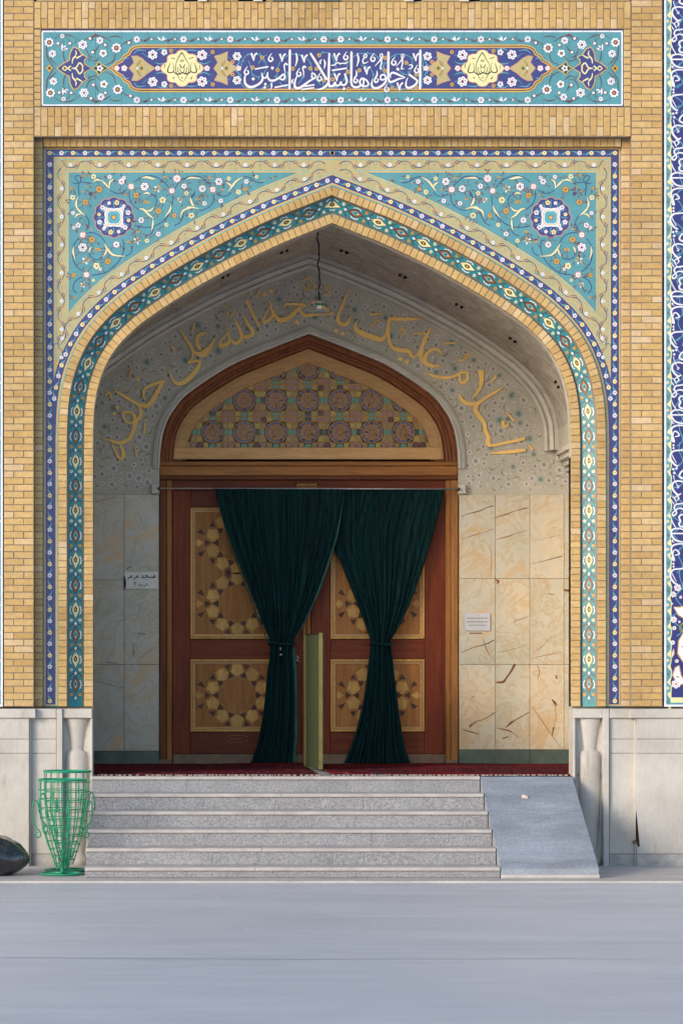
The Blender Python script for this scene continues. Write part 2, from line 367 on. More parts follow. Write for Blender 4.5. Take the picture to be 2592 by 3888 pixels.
# ------------------------------------------------------------------ arch curves
CX = 1261.0
BASE = [(0,679),(61,703),(150,738),(242,775),(320,811),(402,851),(490,897),(576,945),(651,990),(724,1037),(798,1088),(848,1128),(895,1172),(925,1205),(953,1240),(976,1276),(997,1314),(1015,1356),(1029,1395),(1041,1438),(1050,1485),(1057,1535),(1061,1600),(1063,1680)]
def resample(q, n):
    d = [0]
    for i in range(1, len(q)): d.append(d[-1]+hypot(q[i][0]-q[i-1][0], q[i][1]-q[i-1][1]))
    out = []; j = 0
    for k in range(n+1):
        t = d[-1]*k/n
        while j < len(q)-2 and d[j+1] < t: j += 1
        f = (t-d[j])/((d[j+1]-d[j]) or 1); out.append((q[j][0]+(q[j+1][0]-q[j][0])*f, q[j][1]+(q[j+1][1]-q[j][1])*f))
    return out
def halfcurve(ctrl, ybot, n=72, nv=18):
    q = resample(cr(ctrl, 5), n); x = q[-1][0]; y = q[-1][1]
    return q+[(x, y+(ybot-y)*(k+1)/nv) for k in range(nv)]
def offs(q, d):                         # offset towards the opening
    out = []
    for i, (x, y) in enumerate(q):
        if i == 0:
            tx, ty = q[1][0]-x, q[1][1]-y; l = hypot(tx, ty); out.append((0.0, y+d/(tx/l))); continue
        a = q[i-1]; c = q[min(i+1, len(q)-1)]; tx, ty = c[0]-a[0], c[1]-a[1]; l = hypot(tx, ty); out.append((x-ty/l*d, y+tx/l*d))
    ap = out[0]
    return [ap if x < 0 else (x, y) for x, y in out]
YB = 2683
HC = halfcurve(BASE, YB)
def full(q, cx): return [(cx-u, y) for u, y in reversed(q)]+[(cx+u, y) for u, y in q[1:]]
def arclen(q):
    d = [0]
    for i in range(1, len(q)): d.append(d[-1]+hypot(q[i][0]-q[i-1][0], q[i][1]-q[i-1][1]))
    return d
class Path:                              # position and tangent at a distance along a polyline
    def __init__(s, q): s.q = q; s.d = arclen(q); s.L = s.d[-1]
    def at(s, t, off=0.0):
        t = min(max(t, 0), s.L-1e-6); lo, hi = 0, len(s.d)-2
        while lo < hi:
            m = (lo+hi+1)//2
            if s.d[m] <= t: lo = m
            else: hi = m-1
        a, b = s.q[lo], s.q[lo+1]; f = (t-s.d[lo])/(s.d[lo+1]-s.d[lo]); l = hypot(b[0]-a[0], b[1]-a[1]); tx, ty = (b[0]-a[0])/l, (b[1]-a[1])/l
        return (a[0]+(b[0]-a[0])*f-ty*off, a[1]+(b[1]-a[1])*f+tx*off, tx, ty)
def strip(ink, qa, qb, col, lv, cx, side):   # band between two curves with the same number of points
    n = min(len(qa), len(qb))
    for i in range(n-1):
        ink.n += 1; b = len(ink.v); h = lv*.0009
        for p in (qa[i], qa[i+1], qb[i+1], qb[i]): ink.v.append(ink.pt(cx+side*p[0], p[1], h))
        ink.f.append((b, b+1, b+2, b+3)); ink.c.append(col)
# ------------------------------------------------------------------ ground, apron, hidden shell of the building
def slab(name, x0, x1, y0, y1, z0, z1, mat, kind='structure', bev=0.0):
    o = MB().box(x0, x1, y0, y1, z0, z1, bev).build(name, mat); o['kind'] = kind; return o
slab('ground', -220, 220, -300, -1.72, -.4, -.016, MGRD)
slab('pavement', -220, 220, -1.72, .3, -.4, 0, MPAV)
YW0, YW1 = .28, .38                     # the arch wall
RY = 3.06                               # face of the rear wall
C0 = offs(HC, 157)
def shell():
    e = empty('portal_wall', (3, .3, 0), 'masonry shell of the gateway behind the brick and tile facing', 'wall')
    m = MB(); q = [P(CX-u, y, .24) for u, y in reversed(C0)]+[P(CX+u, y, .24) for u, y in C0[1:]]
    q = [(p.x, p.z) for p in q]; zt = 12.0; x0, x1 = q[0][0], q[-1][0]
    for i in range(len(q)-1):
        (xa, za), (xb, zb) = q[i], q[i+1]; b = len(m.v)
        for y in (YW0, YW1):
            m.v += [(xa, y, za), (xb, y, zb), (xb, y, zt), (xa, y, zt)]
        if xb-xa > 1e-5: m.f += [(b, b+1, b+2, b+3), (b+5, b+4, b+7, b+6)]
        m.f += [(b, b+4, b+5, b+1)]
    m.box(-30, x0, YW0, YW1, -.4, zt); m.box(x1, 30, YW0, YW1, -.4, zt)
    m.build('front_wall', MPLA, e)
    m = MB(); m.box(-30, 30, YW1+.001, 6, 8.6, 12); m.box(-30, -3.2, YW1+.001, 6, 0, 8.6); m.box(9, 30, YW1+.001, 6, 0, 8.6); m.box(-3.2, 9, 5.5, 6, 0, 8.6)
    m.build('core', MPLA, e)
    # reveal of the arch, a thin grey plaster edge under the inner bricks
    m = MB(); b = 0
    ql = [P(CX-u, y, .24) for u, y in reversed(offs(HC, 155))]+[P(CX+u, y, .24) for u, y in offs(HC, 155)[1:]]
    for i in range(len(ql)-1):
        b = len(m.v); p, r = ql[i], ql[i+1]; a, c = q[i], q[i+1]
        m.v += [(a[0], .262, a[1]), (c[0], .262, c[1]), (c[0], YW0-.001, c[1]), (a[0], YW0-.001, a[1]), (p.x, .262, p.z), (r.x, .262, r.z)]
        m.f += [(b, b+3, b+2, b+1), (b, b+1, b+5, b+4)]
    m.build('arch_reveal', MMOU, e)
shell()
# ------------------------------------------------------------------ bricks
BC = {}
def brick(parent, cx, cy, w, h, y, rot=0.0, d=.045, name='brick'):
    k = (D+y)/D/PPM; key = (round(w, 0), round(h, 0), round(d, 3), int(R()*3))
    if key not in BC:
        ww, hh = key[0]*k, key[1]*k; rr = random.Random(hash(key) & 0xffff); m = MB().box(-ww/2, ww/2, 0, d, -hh/2, hh/2, .0028)
        m.v = [(x+rr.uniform(-.0009, .0009), yy, z+rr.uniform(-.0009, .0009)) for x, yy, z in m.v]
        BC[key] = mesh(name, m.v, m.f, MBR)
    p = P(cx, cy, y); p.y += random.uniform(-.0012, .0014)
    o = obj(name, BC[key], parent, p); o.rotation_euler = (random.gauss(0, .004), rot+random.gauss(0, .004), random.gauss(0, .006)); return o
CP = 25.55                              # course height in px
def pier(x0, x1, side, label):
    e = empty('brick_pier', (P((x0+x1)/2, 0).x, 0, P(0, YB).z), label, 'brick pier', 'brick piers flanking the portal')
    PB('mortar_bed', MMORT, e, x0, x1, -130, YB, .006, YW0-.001, 0)
    xi0, xi1 = (x1+1, 163) if side < 0 else (2358.5, x0-1)
    PB('mortar_bed', MMORT, e, xi0+1, xi1-1, 524, YB, .106, YW0-.001, 0)
    full_w = (x1-x0)*2/3; y = YB; i = 0
    while y > -60:
        cy = y-CP/2; sp = x0+(full_w if (i+(side > 0)) % 2 else (x1-x0)-full_w)
        brick(e, (x0+sp)/2, cy, sp-x0-3, CP-3.2, 0); brick(e, (sp+x1)/2, cy, x1-sp-3, CP-3.2, 0)
        if y > 560: brick(e, (xi0+xi1)/2, cy, xi1-xi0-1.5, CP-3.2, .10)
        y -= CP; i += 1
    return e
pier(16, 130, -1, 'tall pier of yellow bricks left of the arch, above the stone base')
pier(2395, 2513, 1, 'tall pier of yellow bricks right of the arch, above the stone base')
# upper brick bands
PW = 25.75; X0, X1 = 131.5, 2393.5; NCOL = round((X1-X0)/PW); PW = (X1-X0)/NCOL
def soldier_band(e, ytop, ybot, off, y=0.0):
    PB('mortar_bed', MMORT, e, X0, X1, ytop, ybot, .006, YW0-.001, 0)
    for i in range(NCOL):
        cx = X0+(i+.5)*PW; cuts = [ytop, ybot]; s = off[i % 2]
        while s < ybot:
            if s > ytop+8: cuts.append(s)
            s += 75
        cuts = sorted(cuts)
        for a, b in zip(cuts, cuts[1:]):
            if b-a > 6: brick(e, cx, (a+b)/2, PW-3.2, b-a-3.2, y)
fz = empty('brick_frieze', P(CX, 115), 'brick band of upright bricks above the long inscription panel', 'brick band')
soldier_band(fz, 5, 110, (33, 70))
for sx in (0, 1):
    xa, xb = (X0, 157) if sx == 0 else (2366, X1)
    PB('mortar_bed', MMORT, fz, xa, xb, 111, 405, .007, YW0-.001, 0)
    for k in range(11): brick(fz, (xa+xb)/2, 111+26.7*(k+.5), xb-xa-2, 23.4, 0)
ln = empty('brick_lintel', P(CX, 520), 'brick lintel of upright bricks between the inscription panel and the tiled arch face', 'brick band')
soldier_band(ln, 406, 519, (442, 480))
PB('mortar_bed', MMORT, ln, 165, 2357, 521, 557, .106, YW0-.002, 0)
n = 85
for i in range(n): brick(ln, 165+(i+.5)*(2357-165)/n, 541, 2192/n-3.2, 31, .10, 0, .045)
# openings of the storey above, at the very top edge
up = empty('upper_sill', P(CX, 0), 'dark window sill strip along the top edge above the brick frieze', 'window sill')
PB('sill_board', MDRK, up, X0, X1, -125, 1, .02, YW0-.003, 0)
for xa, xb in ((140, 700), (790, 905), (1010, 1050), (1075, 1560), (1600, 1745), (1830, 2390)): PB('sill_brick', MBR, up, xa, xb, -125, 3, .0, .019, .002)
for xa in (752, 962, 1535, 1745): PB('bracket', MWHT, up, xa, xa+34, -40, 3, -.03, .018, .002)
for xa, xb in ((1036, 1290), (1822, 2060)): PB('window_frame', MGSK, up, xa, xb, -90, 4, -.012, .018, .002)
# ------------------------------------------------------------------ brick rings round the arch
def ring(off, thick, y, label, group):
    e = empty('brick_arch', P(CX, YB, y), label, 'brick arch', group); a = offs(HC, off); mid = [(x, yy) for x, yy in a]
    lo = offs(HC, off-thick/2+1); hi = offs(HC, off+thick/2-.5); ink = Ink(y+.006)
    for sd_ in (-1, 1): strip(ink, lo, hi, (1, 1, 1, 1), 0, CX, sd_)
    # mortar bed with depth
    bed = MB(); 
    for sd_ in (-1, 1):
        for i in range(len(lo)-1):
            b = len(bed.v); q = [P(CX+sd_*p[0], p[1], y) for p in (lo[i], lo[i+1], hi[i+1], hi[i])]
            bed.v += [(p.x, y+.007, p.z) for p in q]+[(p.x, y+.05, p.z) for p in q]
            bed.f += [(b, b+1, b+2, b+3), (b+3, b+2, b+6, b+7), (b+1, b, b+4, b+5)]
    bed.build('mortar_bed', MMORT, e)
    p = Path(mid); n = round((p.L)/25.2); st = p.L/n
    for sd_ in (-1, 1):
        for i in range(n):
            x, yy, tx, ty = p.at((i+.5)*st)
            if i == 0: x += .5
            r = atan2(ty, tx)*sd_
            brick(e, CX+sd_*x, yy, st-2.4, thick-1.5, y, r, .05)
    return e
ring(41, 34, .125, 'outer ring of yellow bricks round the pointed arch', 'brick rings round the arch')
ring(139, 35, .215, 'inner ring of yellow bricks along the edge of the arch opening', 'brick rings round the arch')
# ------------------------------------------------------------------ turquoise band between the rings
def tile_band():
    e = empty('tile_band', P(CX, YB, .2), 'turquoise tile band with cream and brown palmettes between the two brick rings', 'tile band')
    a = offs(HC, 58); b = offs(HC, 122); mid = Path(offs(HC, 90)); T0 = [offs(HC, 58+i) for i in (0, 4, 7, 57, 60, 64)]
    for sd_ in (-1, 1):
        k = Ink(.2)
        def depth(off): return .185+.06*(off-58)/64
        for (i0, i1), col in zip(((0, 1), (1, 2), (2, 3), (3, 4), (4, 5)), (TEALD, OCH, C(28, 138, 148), OCH, TEALD)):
            qa, qb = T0[i0], T0[i1]; d0 = depth([58, 62, 65, 115, 118, 122][i0]); d1 = depth([58, 62, 65, 115, 118, 122][i1])
            for i in range(len(qa)-1):
                vb = len(k.v); 
                for p, dd in ((qa[i], d0), (qa[i+1], d0), (qb[i+1], d1), (qb[i], d1)):
                    w_ = P(CX+sd_*p[0], p[1], dd); k.v.append(tuple(w_))
                k.f.append((vb, vb+1, vb+2, vb+3)); k.c.append(col)
        k.build('tile_ground', e)
        m = MB()
        for i in range(len(a)-1):               # body behind the glazed face
            vb = len(m.v)
            for q, dd in ((a, .187), (b, .247)):
                for j in (i, i+1):
                    w_ = P(CX+sd_*q[j][0], q[j][1], dd); m.v += [(w_.x, dd, w_.z), (w_.x, YW0-.004, w_.z)]
            m.f += [(vb, vb+1, vb+3, vb+2), (vb+4, vb+6, vb+7, vb+5)]
        m.build('tile_body', MDSH, e)
        t = Ink(.2)
        def mp(s, q):                          # s along the band, q across it (positive towards the opening)
            x, y, tx, ty = mid.at(s, q); return (CX+sd_*max(x, 0), y, depth(90+q))
        t.m = mp
        n = round((mid.L-86)/100); n += (n % 2 == 0); pit = (mid.L-86)/n
        for i in range(n+1):
            s0 = i*pit; cream = i % 2 == 0
            def pp(l): return [(s0+p[0], p[1]) for p in l]
            body = CREAM if cream else OCH; out = BRO if cream else DKB
            for sg in (1, -1):
                if i == 0 and sg == -1 and False: continue
                t.stroke(pp([(34, 0), (47, 8*sg), (60, 16*sg), (66, 20*sg)]), [1.6, 1.4], DKB, .8)
                t.stroke(pp([(-30, 0), (-38, 9*sg), (-36, 19*sg), (-26, 23*sg)]), [1.6, 3.2, 1.4], DKB, .8)
                t.stroke(pp([(34, 0), (24, 10*sg), (40, 15*sg), (50, 10*sg), (62, 3*sg), (70, 0)]), 1.3, DKB, .8)
                t.stroke(pp([(30, 17*sg), (20, 22*sg)]), 2.2, DKB, .8, smooth=False)
                for q0, q1, r0, r1 in ((-14, -3, 15, 20), (-3, 9, 20, 20), (9, 17, 20, 15)):
                    t.stroke(pp([(q0, r0*sg), ((q0+q1)/2, (r0+r1)/2*sg+1.2*sg), (q1, r1*sg)]), [2.2, 4, 2], WH, 1.5, 3)
                if s0+40 < mid.L:
                    t.flower(s0+40, 16.5*sg, 6.6, C(238, 232, 196) if cream else GOLD, DKB, 2, 5, out=DKB if not cream else None)
            t.poly(pp([(-34, 0), (-20, 9), (-8, 15), (6, 15), (17, 9), (24, 5), (38, 0), (24, -5), (17, -9), (6, -15), (-8, -15), (-20, -9)]), out, 1.2)
            if cream:
                t.poly(pp([(-30, 0), (-18, 7), (-7, 12.5), (6, 12.5), (15, 7.5), (33, 0), (15, -7.5), (6, -12.5), (-7, -12.5), (-18, -7)]), CREAM, 1.9)
                t.poly(pp([(-15, 0), (-4, 6.5), (6, 5.5), (11, 0), (6, -5.5), (-4, -6.5)]), C(46, 38, 24), 2.6); t.poly(pp([(-7, 0), (0, 3.4), (6, 0), (0, -3.4)]), GOLD, 3.3)
            else:
                t.poly(pp([(-26, 0), (-14, 7), (-4, 11), (6, 11), (14, 6), (30, 0), (14, -6), (6, -11), (-4, -11), (-14, -7)]), OCH, 1.9)
                t.poly(pp([(-17, 0), (-5, 7), (6, 6), (15, 0), (6, -6), (-5, -7)]), LTEAL, 2.5); t.poly(pp([(-7, 0), (0, 3), (6, 0), (0, -3)]), C(24, 40, 40), 3.2)
                t.poly(pp([(9, -3), (9, 3), (16, 0)]), WH, 3.2)
            t.poly(pp([(50, -3.6), (58, -4.6), (50.5, 0), (58, 4.6), (50, 3.6), (44, 0)]) if False else pp([(46, 0), (54, 4.8), (57, 2), (62, 0), (57, -2), (54, -4.8)]), WH, 2)
            t.poly(pp([(66, 0), (71, 2.2), (76, 0), (71, -2.2)]), NAVY, 2)
        t.build('palmette_inlay', e, kind='stuff')
tile_band()
# ------------------------------------------------------------------ spandrel face
SY = .155
def border_run(t, p, s0, s1, flip=1, pit=43.75, start_white=True):
    n = max(1, round((s1-s0)/pit)); st = (s1-s0)/n
    for i in range(n+1):
        s = s0+i*st; x, y, tx, ty = p.at(s); a = atan2(ty, tx); wh = (i % 2 == 0) == start_white
        sg = 1 if i % 2 else -1; sg *= flip
        if i < n:
            q = [(s+st*f, 6.5*sg*sin(pi*f)) for f in (0, .25, .5, .75, 1)]
            t.stroke([p.at(u, v)[:2] for u, v in q], 1.7, LTEAL, 1.6, 3)
            u0 = p.at(s+st*.5, 5.8*sg); u1 = p.at(s+st*.78, -4.5*sg); um = p.at(s+st*.7, 1*sg)
            t.stroke([u0[:2], um[:2], u1[:2]], [1.5, 5, 1.5], LTEAL, 2.1, 3)
        if wh: t.flower(x, y, 9.2, WH, BRO, 2.6, 5)
        else:
            t.disc(x-tx*5, y-ty*5, 5.5, PINK, 2.2, 6); t.disc(x+tx*1.0, y+ty*1.0, 8.4, C(240, 226, 160), 2.8, 8, a); t.disc(x+tx*.5, y+ty*.5, 2.6, DKB, 3.6, 5)
def scroll_run(t, p, s0, s1, pit=55):
    n = max(2, round((s1-s0)/pit)); st = (s1-s0)/n
    for i in range(n):
        s = s0+i*st; sg = 1 if i % 2 else -1
        t.stroke([p.at(s+st*f, 12.5*sg*sin(pi*f)**.8)[:2] for f in (0, .2, .4, .6, .8, 1)], [1.6, 2.6, 2.2, 1.6], VINE, 1.6, 3)
        t.stroke([p.at(s+st*f, v*sg)[:2] for f, v in ((.9, -1), (1.06, -13), (1.2, -14), (1.26, -9))], [2, 1.4], VINE, 1.8, 4)
        x, y, tx, ty = p.at(s, 0); t.disc(x, y, 4.2, PINK, 2.4, 5); t.leaf(x, y, atan2(ty, tx)+.5*sg, 13, 3, VINE, 2.2)
        x, y = p.at(s+st*.5, 2*sg)[:2]
        if i % 2: t.disc(x, y, 7.2, WH, 2.4, 9); t.disc(x, y, 2.4, C(120, 110, 140), 3, 5)
        else: t.disc(x, y, 5, C(60, 56, 44), 2.4, 6, .3, .8); t.disc(x, y, 3.2, WH, 3, 6, .3, .8)
        for dd in (-13, 13):
            x, y = p.at(s+st*.5, dd)[:2]; t.disc(x, y, 2.2, LTEAL, 1.8, 4)
FLW = [(365,95,30,'c'),(255,85,20,'g'),(105,235,20,'g'),(115,345,30,'c'),(555,100,26,'w'),(695,155,36,'w'),(725,110,24,'w'),(810,215,42,'p'),(430,250,40,'g'),(240,270,18,'y'),(290,215,18,'y'),(325,300,30,'n'),(265,400,36,'g'),(120,530,24,'w'),(180,675,32,'w'),(130,705,22,'w'),(235,790,42,'p'),(330,720,20,'y'),(740,310,20,'y'),(870,320,34,'g'),(970,215,48,'w'),(1125,240,44,'q'),(990,395,40,'y'),(1185,375,38,'c'),(1135,505,36,'g'),(930,615,36,'w'),(1295,265,40,'p'),(1355,120,44,'r'),(1440,210,32,'w'),(1470,295,24,'c'),(1390,375,34,'q'),(1325,560,28,'g'),(1530,560,32,'c'),(1230,670,24,'c'),(1135,780,30,'w'),(880,860,44,'q'),(1000,860,26,'c'),(775,870,28,'y'),(890,750,28,'y'),(345,845,36,'g'),(235,940,52,'w'),(410,960,40,'y'),(635,905,38,'w'),(270,1095,46,'q'),(400,1160,38,'c'),(535,1105,36,'g'),(280,1265,42,'p'),(445,1200,20,'w'),(130,1270,28,'g'),(360,1330,20,'c'),(240,1385,34,'q'),(140,1535,24,'y'),(1215,100,26,'y')]
FLW2 = [(300,110,28,'y'),(410,155,44,'w'),(215,240,44,'k'),(340,250,44,'p'),(455,250,22,'y'),(530,120,24,'c'),(738,155,28,'w'),(725,245,26,'g'),(645,280,30,'c'),(435,385,28,'w'),(240,415,28,'w'),(160,360,26,'y'),(85,560,34,'c'),(860,100,22,'c'),(1060,115,16,'y'),(25,295,26,'c')]
VN = [[(560,255),(620,290),(690,290),(760,250)],[(200,160),(340,175)],[(790,270),(790,340),(820,420),(900,490)],[(850,160),(940,100),(1040,85),(1130,110),(1210,170),(1260,230)],[(1305,320),(1300,420),(1250,560),(1170,640),(1070,690),(950,700),(850,680)],[(1040,295),(1100,340),(1110,410),(1080,470),(1000,510)],[(1080,720),(1040,780),(980,805)],[(1330,240),(1380,160),(1450,115),(1568,100)],[(1568,300),(1510,380),(1500,420)],[(1440,540),(1390,640),(1320,680)],[(180,190),(190,290),(200,320)],[(120,170),(160,180),(210,150),(200,90),(140,100),(200,190)],[(270,560),(310,640),(280,740)],[(280,770),(360,765),(450,810),(500,880)],[(180,830),(120,930),(115,1050),(150,1150),(240,1230)],[(300,1000),(340,1060),(410,1085),(470,1060)],[(710,840),(725,940),(690,1060),(610,1160),(500,1240),(340,1270)],[(230,1290),(150,1340),(120,1430),(165,1490)],[(740,1045),(810,1000),(825,930)]]
VN2 = [[(0,130),(60,95),(180,95),(250,140),(320,210)],[(350,310),(340,400),(290,460),(200,500),(170,495)],[(380,300),(430,325),(510,325),(560,280)],[(700,95),(780,110),(850,160),(940,170)],[(130,270),(90,340),(70,390)]]
CRM = [[(350,165),(400,135),(460,145)],[(450,130),(500,180),(560,240)],[(610,125),(560,160),(550,230)],[(930,110),(1000,105),(1060,120),(1100,125)],[(180,330),(155,420),(180,500)],[(140,430),(200,510),(260,560)],[(140,590),(170,550),(220,540)],[(900,480),(960,490),(1030,560),(1080,590)],[(1090,450),(1040,500),(990,500)],[(1070,590),(1070,660),(1055,740)],[(1290,430),(1270,500),(1210,580)],[(490,890),(530,960),(600,1030),(740,1045)],[(520,930),(510,1000),(480,1050)],[(130,920),(120,990),(145,1090)],[(1400,590),(1430,500),(1568,460)],[(1520,350),(1530,400),(1560,450)],[(950,310),(1000,290),(1040,310)],[(310,1010),(320,960),(340,930)]]
CRM2 = [[(20,130),(80,110),(200,120)],[(70,340),(80,400),(110,450)],[(0,490),(60,460),(180,480)],[(520,280),(570,210),(620,150),(700,100)],[(490,160),(540,190),(560,220)],[(900,150),(960,140)],[(790,190),(830,160)]]
def med(t, x, y):
    def lobe(r, n, k, rot=0, m=96): return [(x+r*(1-k+k*abs(cos(n*(a-rot)/2)))*cos(a), y+r*(1-k+k*abs(cos(n*(a-rot)/2)))*sin(a)) for a in [2*pi*i/m for i in range(m)]]
    t.poly(lobe(79, 12, .09), PINK, 2.0); t.poly(lobe(76, 12, .09), NAVY, 2.6)
    for i in range(12):
        a = 2*pi*i/12+.2; fx, fy = x+57*cos(a), y+57*sin(a)
        t.stroke([(x+34*cos(a-.15), y+34*sin(a-.15)), (x+46*cos(a-.2), y+46*sin(a-.2)), (x+66*cos(a-.25), y+66*sin(a-.25))], [1.5, 3.5, 1.2], LTEAL, 3.2)
        t.flower(fx, fy, 10 if i % 2 else 7.5, WH if i % 3 else C(240, 226, 160), BRO if i % 2 else GOLD, 4, 5)
    t.poly(lobe(41, 4, .2, pi/4), WH, 4); t.poly(lobe(34, 4, .2, pi/4), GOLD, 4.7); t.poly(lobe(31, 4, .2, pi/4), WH, 5.2); t.poly(lobe(27, 4, .18, pi/4), LTEAL, 5.8)
    t.disc(x, y, 11, C(60, 110, 140), 6.5, 8); t.disc(x, y, 8, GOLD, 7.1, 8)
    for a in (pi/4, 3*pi/4, 5*pi/4, 7*pi/4): t.flower(x+44*cos(a), y+44*sin(a), 9, WH, PINK, 6, 5)
def spandrel():
    e = empty('tiled_spandrel', P(CX, YB, SY), 'turquoise and navy tiled face with floral scrolls framing the pointed arch', 'tile panel')
    m = MB()                                   # body
    n24 = offs(HC, 24)
    for sd_ in (-1, 1):
        k = Ink(SY)
        # bands that follow the arch
        L_ = [(-66, -62, YEL), (-62, -58, C(122, 186, 180)), (-22, -18, C(122, 186, 180)), (-18, -14, YEL), (14, 18, YEL), (18, 20.5, TAN), (20.5, 24.5, C(110, 180, 176))]
        top = 596; um = 1056
        cut = []
        a14 = offs(HC, -14); 
        # tan ground above the arch bands
        for i in range(len(a14)-1):
            (u0, y0), (u1, y1) = a14[i], a14[i+1]
            if u0 >= um or y0 > 1500: break
            if u1-u0 < .3: continue
            k.n = 0; k.poly([(CX+sd_*u0, y0), (CX+sd_*min(u1, um), y1), (CX+sd_*min(u1, um), top), (CX+sd_*u0, top)], TAN, 0)
        strip(k, a14, offs(HC, 14), NAVY, 0, CX, sd_)
        for o0, o1, c in L_:
            if o0 >= 14: strip(k, offs(HC, o0), offs(HC, o1), c, 0, CX, sd_)
        # navy border of the rectangle with its yellow and green edges
        def rect(u0, u1, y0, y1, c, lv=0.0): k.n = 0; k.poly([(CX+sd_*u0, y0), (CX+sd_*u1, y0), (CX+sd_*u1, y1), (CX+sd_*u0, y1)], c, lv)
        rect(0, 1099, 554, 561, TEALD, 0); rect(1092, 1099, 561, YB, TEALD, 0)
        rect(0, 1092, 561, 567, YEL, 0); rect(1087, 1092, 567, YB, YEL, 0)
        rect(0, 1087, 567, 596, NAVY, 0); rect(1056, 1087, 596, 1500, NAVY, 0); rect(1053, 1087, 1500, YB-8, NAVY, .4)
        rect(1046, 1092, YB-8, YB-4, YEL, .6); rect(1040, 1099, YB-4, YB, TEALD, .6)
        rect(0, 1056, 596, 600, YEL, .5); rect(1052, 1056, 600, 1405, YEL, .5)
        rect(0, 1048, 604, 607, C(122, 186, 180), .5); rect(1045, 1048, 607, 1365, C(122, 186, 180), .5)
        for (o0, o1, c) in ((-22, -19, C(122, 186, 180)), (-18, -14, YEL)):
            qa, qb = offs(HC, o0), offs(HC, o1); j = [i for i, p in enumerate(qa) if p[0] < 1053+o1*.25 and p[1] < 1420]; strip(k, qa[:len(j)], qb[:len(j)], c, .5, CX, sd_)
        # turquoise field
        def fld(ins):
            a = offs(HC, -62-ins); ym = 648+ins; ur = 1007-ins; q = [p for p in a if p[0] < ur and p[1] > ym]
            return [(CX+sd_*q[0][0]-sd_*(q[0][1]-ym)*2.3, ym)]+[(CX+sd_*p[0], p[1]) for p in q]+[(CX+sd_*ur, q[-1][1]+(ur-q[-1][0])*1.9), (CX+sd_*ur, ym)]
        k.poly(fld(-1), C(122, 186, 180), .6); k.poly(fld(2.5), YEL, 1.1); k.poly(fld(7), TEAL, 1.6)
        for gx in range(90, 1050, 92):                       # hairline joints between the glazed tiles
            yb_ = next((p[1] for p in offs(HC, -70) if p[0] >= gx), 0)
            if gx < 990 and yb_ > 665: k.stroke([(CX+sd_*gx, 656), (CX+sd_*gx, yb_-3)], .9, C(70, 130, 142), 1.75, smooth=False)
            k.stroke([(CX+sd_*gx, 562), (CX+sd_*gx, 647)], .8, C(120, 112, 96), 1.0, smooth=False)
        for gy in range(740, 1180, 92):
            xl_ = next((p[0] for p in offs(HC, -70) if p[1] >= gy), 1000); k.stroke([(CX+sd_*(xl_+5), gy), (CX+sd_*999, gy)], .9, C(70, 130, 142), 1.75, smooth=False)
        for gy in range(640, 2670, 92): k.stroke([(CX+sd_*1054, gy), (CX+sd_*1098, gy)], .9, C(52, 50, 92), 1.0, smooth=False)
        k.build('tile_ground', e)
        t = Ink(SY); t.m = lambda x, y: (CX+sd_*(x), y, SY)
        border_run(t, Path([(0, 581), (1071, 581)]), 0, 1071, 1, start_white=False); border_run(t, Path([(1071, 581), (1071, YB)]), 43.7, YB-581-22)
        border_run(t, Path(HC), 20, Path(HC).L-1170, -1)
        scroll_run(t, Path([(0, 624), (1027, 624)]), 25, 1020); scroll_run(t, Path([(1028, 624), (1028, 1400)]), 12, 760)
        q = Path([p for p in offs(HC, -40) if p[1] < 1370]); scroll_run(t, q, 30, q.L-60)
        t.build('border_inlay', e, kind='stuff')
        f = Ink(SY); f.m = lambda x, y: (CX-sd_*(CX-x), y, SY)   # traced on the left half, mirrored to the right
        if sd_ < 0: f.m = lambda x, y: (x, y, SY)
        else: f.m = lambda x, y: (2*CX-x, y, SY)
        for ox, src in ((240, FLW), (700, FLW2)):
            for x, y, r, kd in src:
                X, Y = ox+x/3.136, 640+y/3.136; r = r/3.136
                for _ in range(3 if r > 8 else 2):
                    a = R()*6.28; l = r*(1.5+R()); b_ = a+R()*1-.5
                    f.stroke([(X, Y), (X+l*.7*cos(a), Y+l*.7*sin(a)), (X+l*1.3*cos(b_), Y+l*1.3*sin(b_))], [1.9, 1.5], BRO, 2.2)
                    f.leaf(X+l*1.0*cos(a), Y+l*1.0*sin(a), a+.6, 10, 4.2, BRO, 2.3)
                if kd == 'w': f.flower(X, Y, r*1.05, WH, BRO, 3, 6 if r > 11 else 5, out=BRO)
                elif kd == 'k': f.flower(X, Y, r, WH, BRO, 3, 8, out=GREEN)
                elif kd == 'c': f.flower(X, Y, r*1.05, C(240, 232, 170), BRO, 3, 5)
                elif kd == 'g': f.flower(X, Y, r, GOLD, DKB, 3, 6, out=DKB)
                elif kd == 'p': f.star(X, Y, r*1.1, r*.8, 8, PINK, 3); f.star(X, Y, r*.8, r*.6, 4, WH, 3.8, pi/4); f.disc(X, Y, r*.25, PINK, 4.5, 5)
                elif kd == 'r': f.flower(X, Y, r, WH, PINK, 3, 8, out=PINK)
                elif kd == 'q':
                    for i in range(5): a = i*1.257; f.leaf(X+r*.3*cos(a), Y+r*.3*sin(a), a, r*.8, r*.5, WH if i % 2 else GOLD, 3.2)
                elif kd == 'y': f.leaf(X-r*.9, Y+r*.3, -.5, r*2, r*.9, GOLD, 3, .5); f.leaf(X-r*.5, Y+r*.2, -.4, r*1.1, r*.25, DKB, 3.8, .3)
                elif kd == 'n': f.star(X, Y, r, r*.6, 6, BRO, 3); f.star(X, Y, r*.75, r*.45, 6, NAVY, 3.6)
        for ox, src in ((240, VN), (700, VN2)):
            for q in src: f.stroke([(ox+x/3.136, 640+y/3.136) for x, y in q], 3.0, VINE, 2.6)
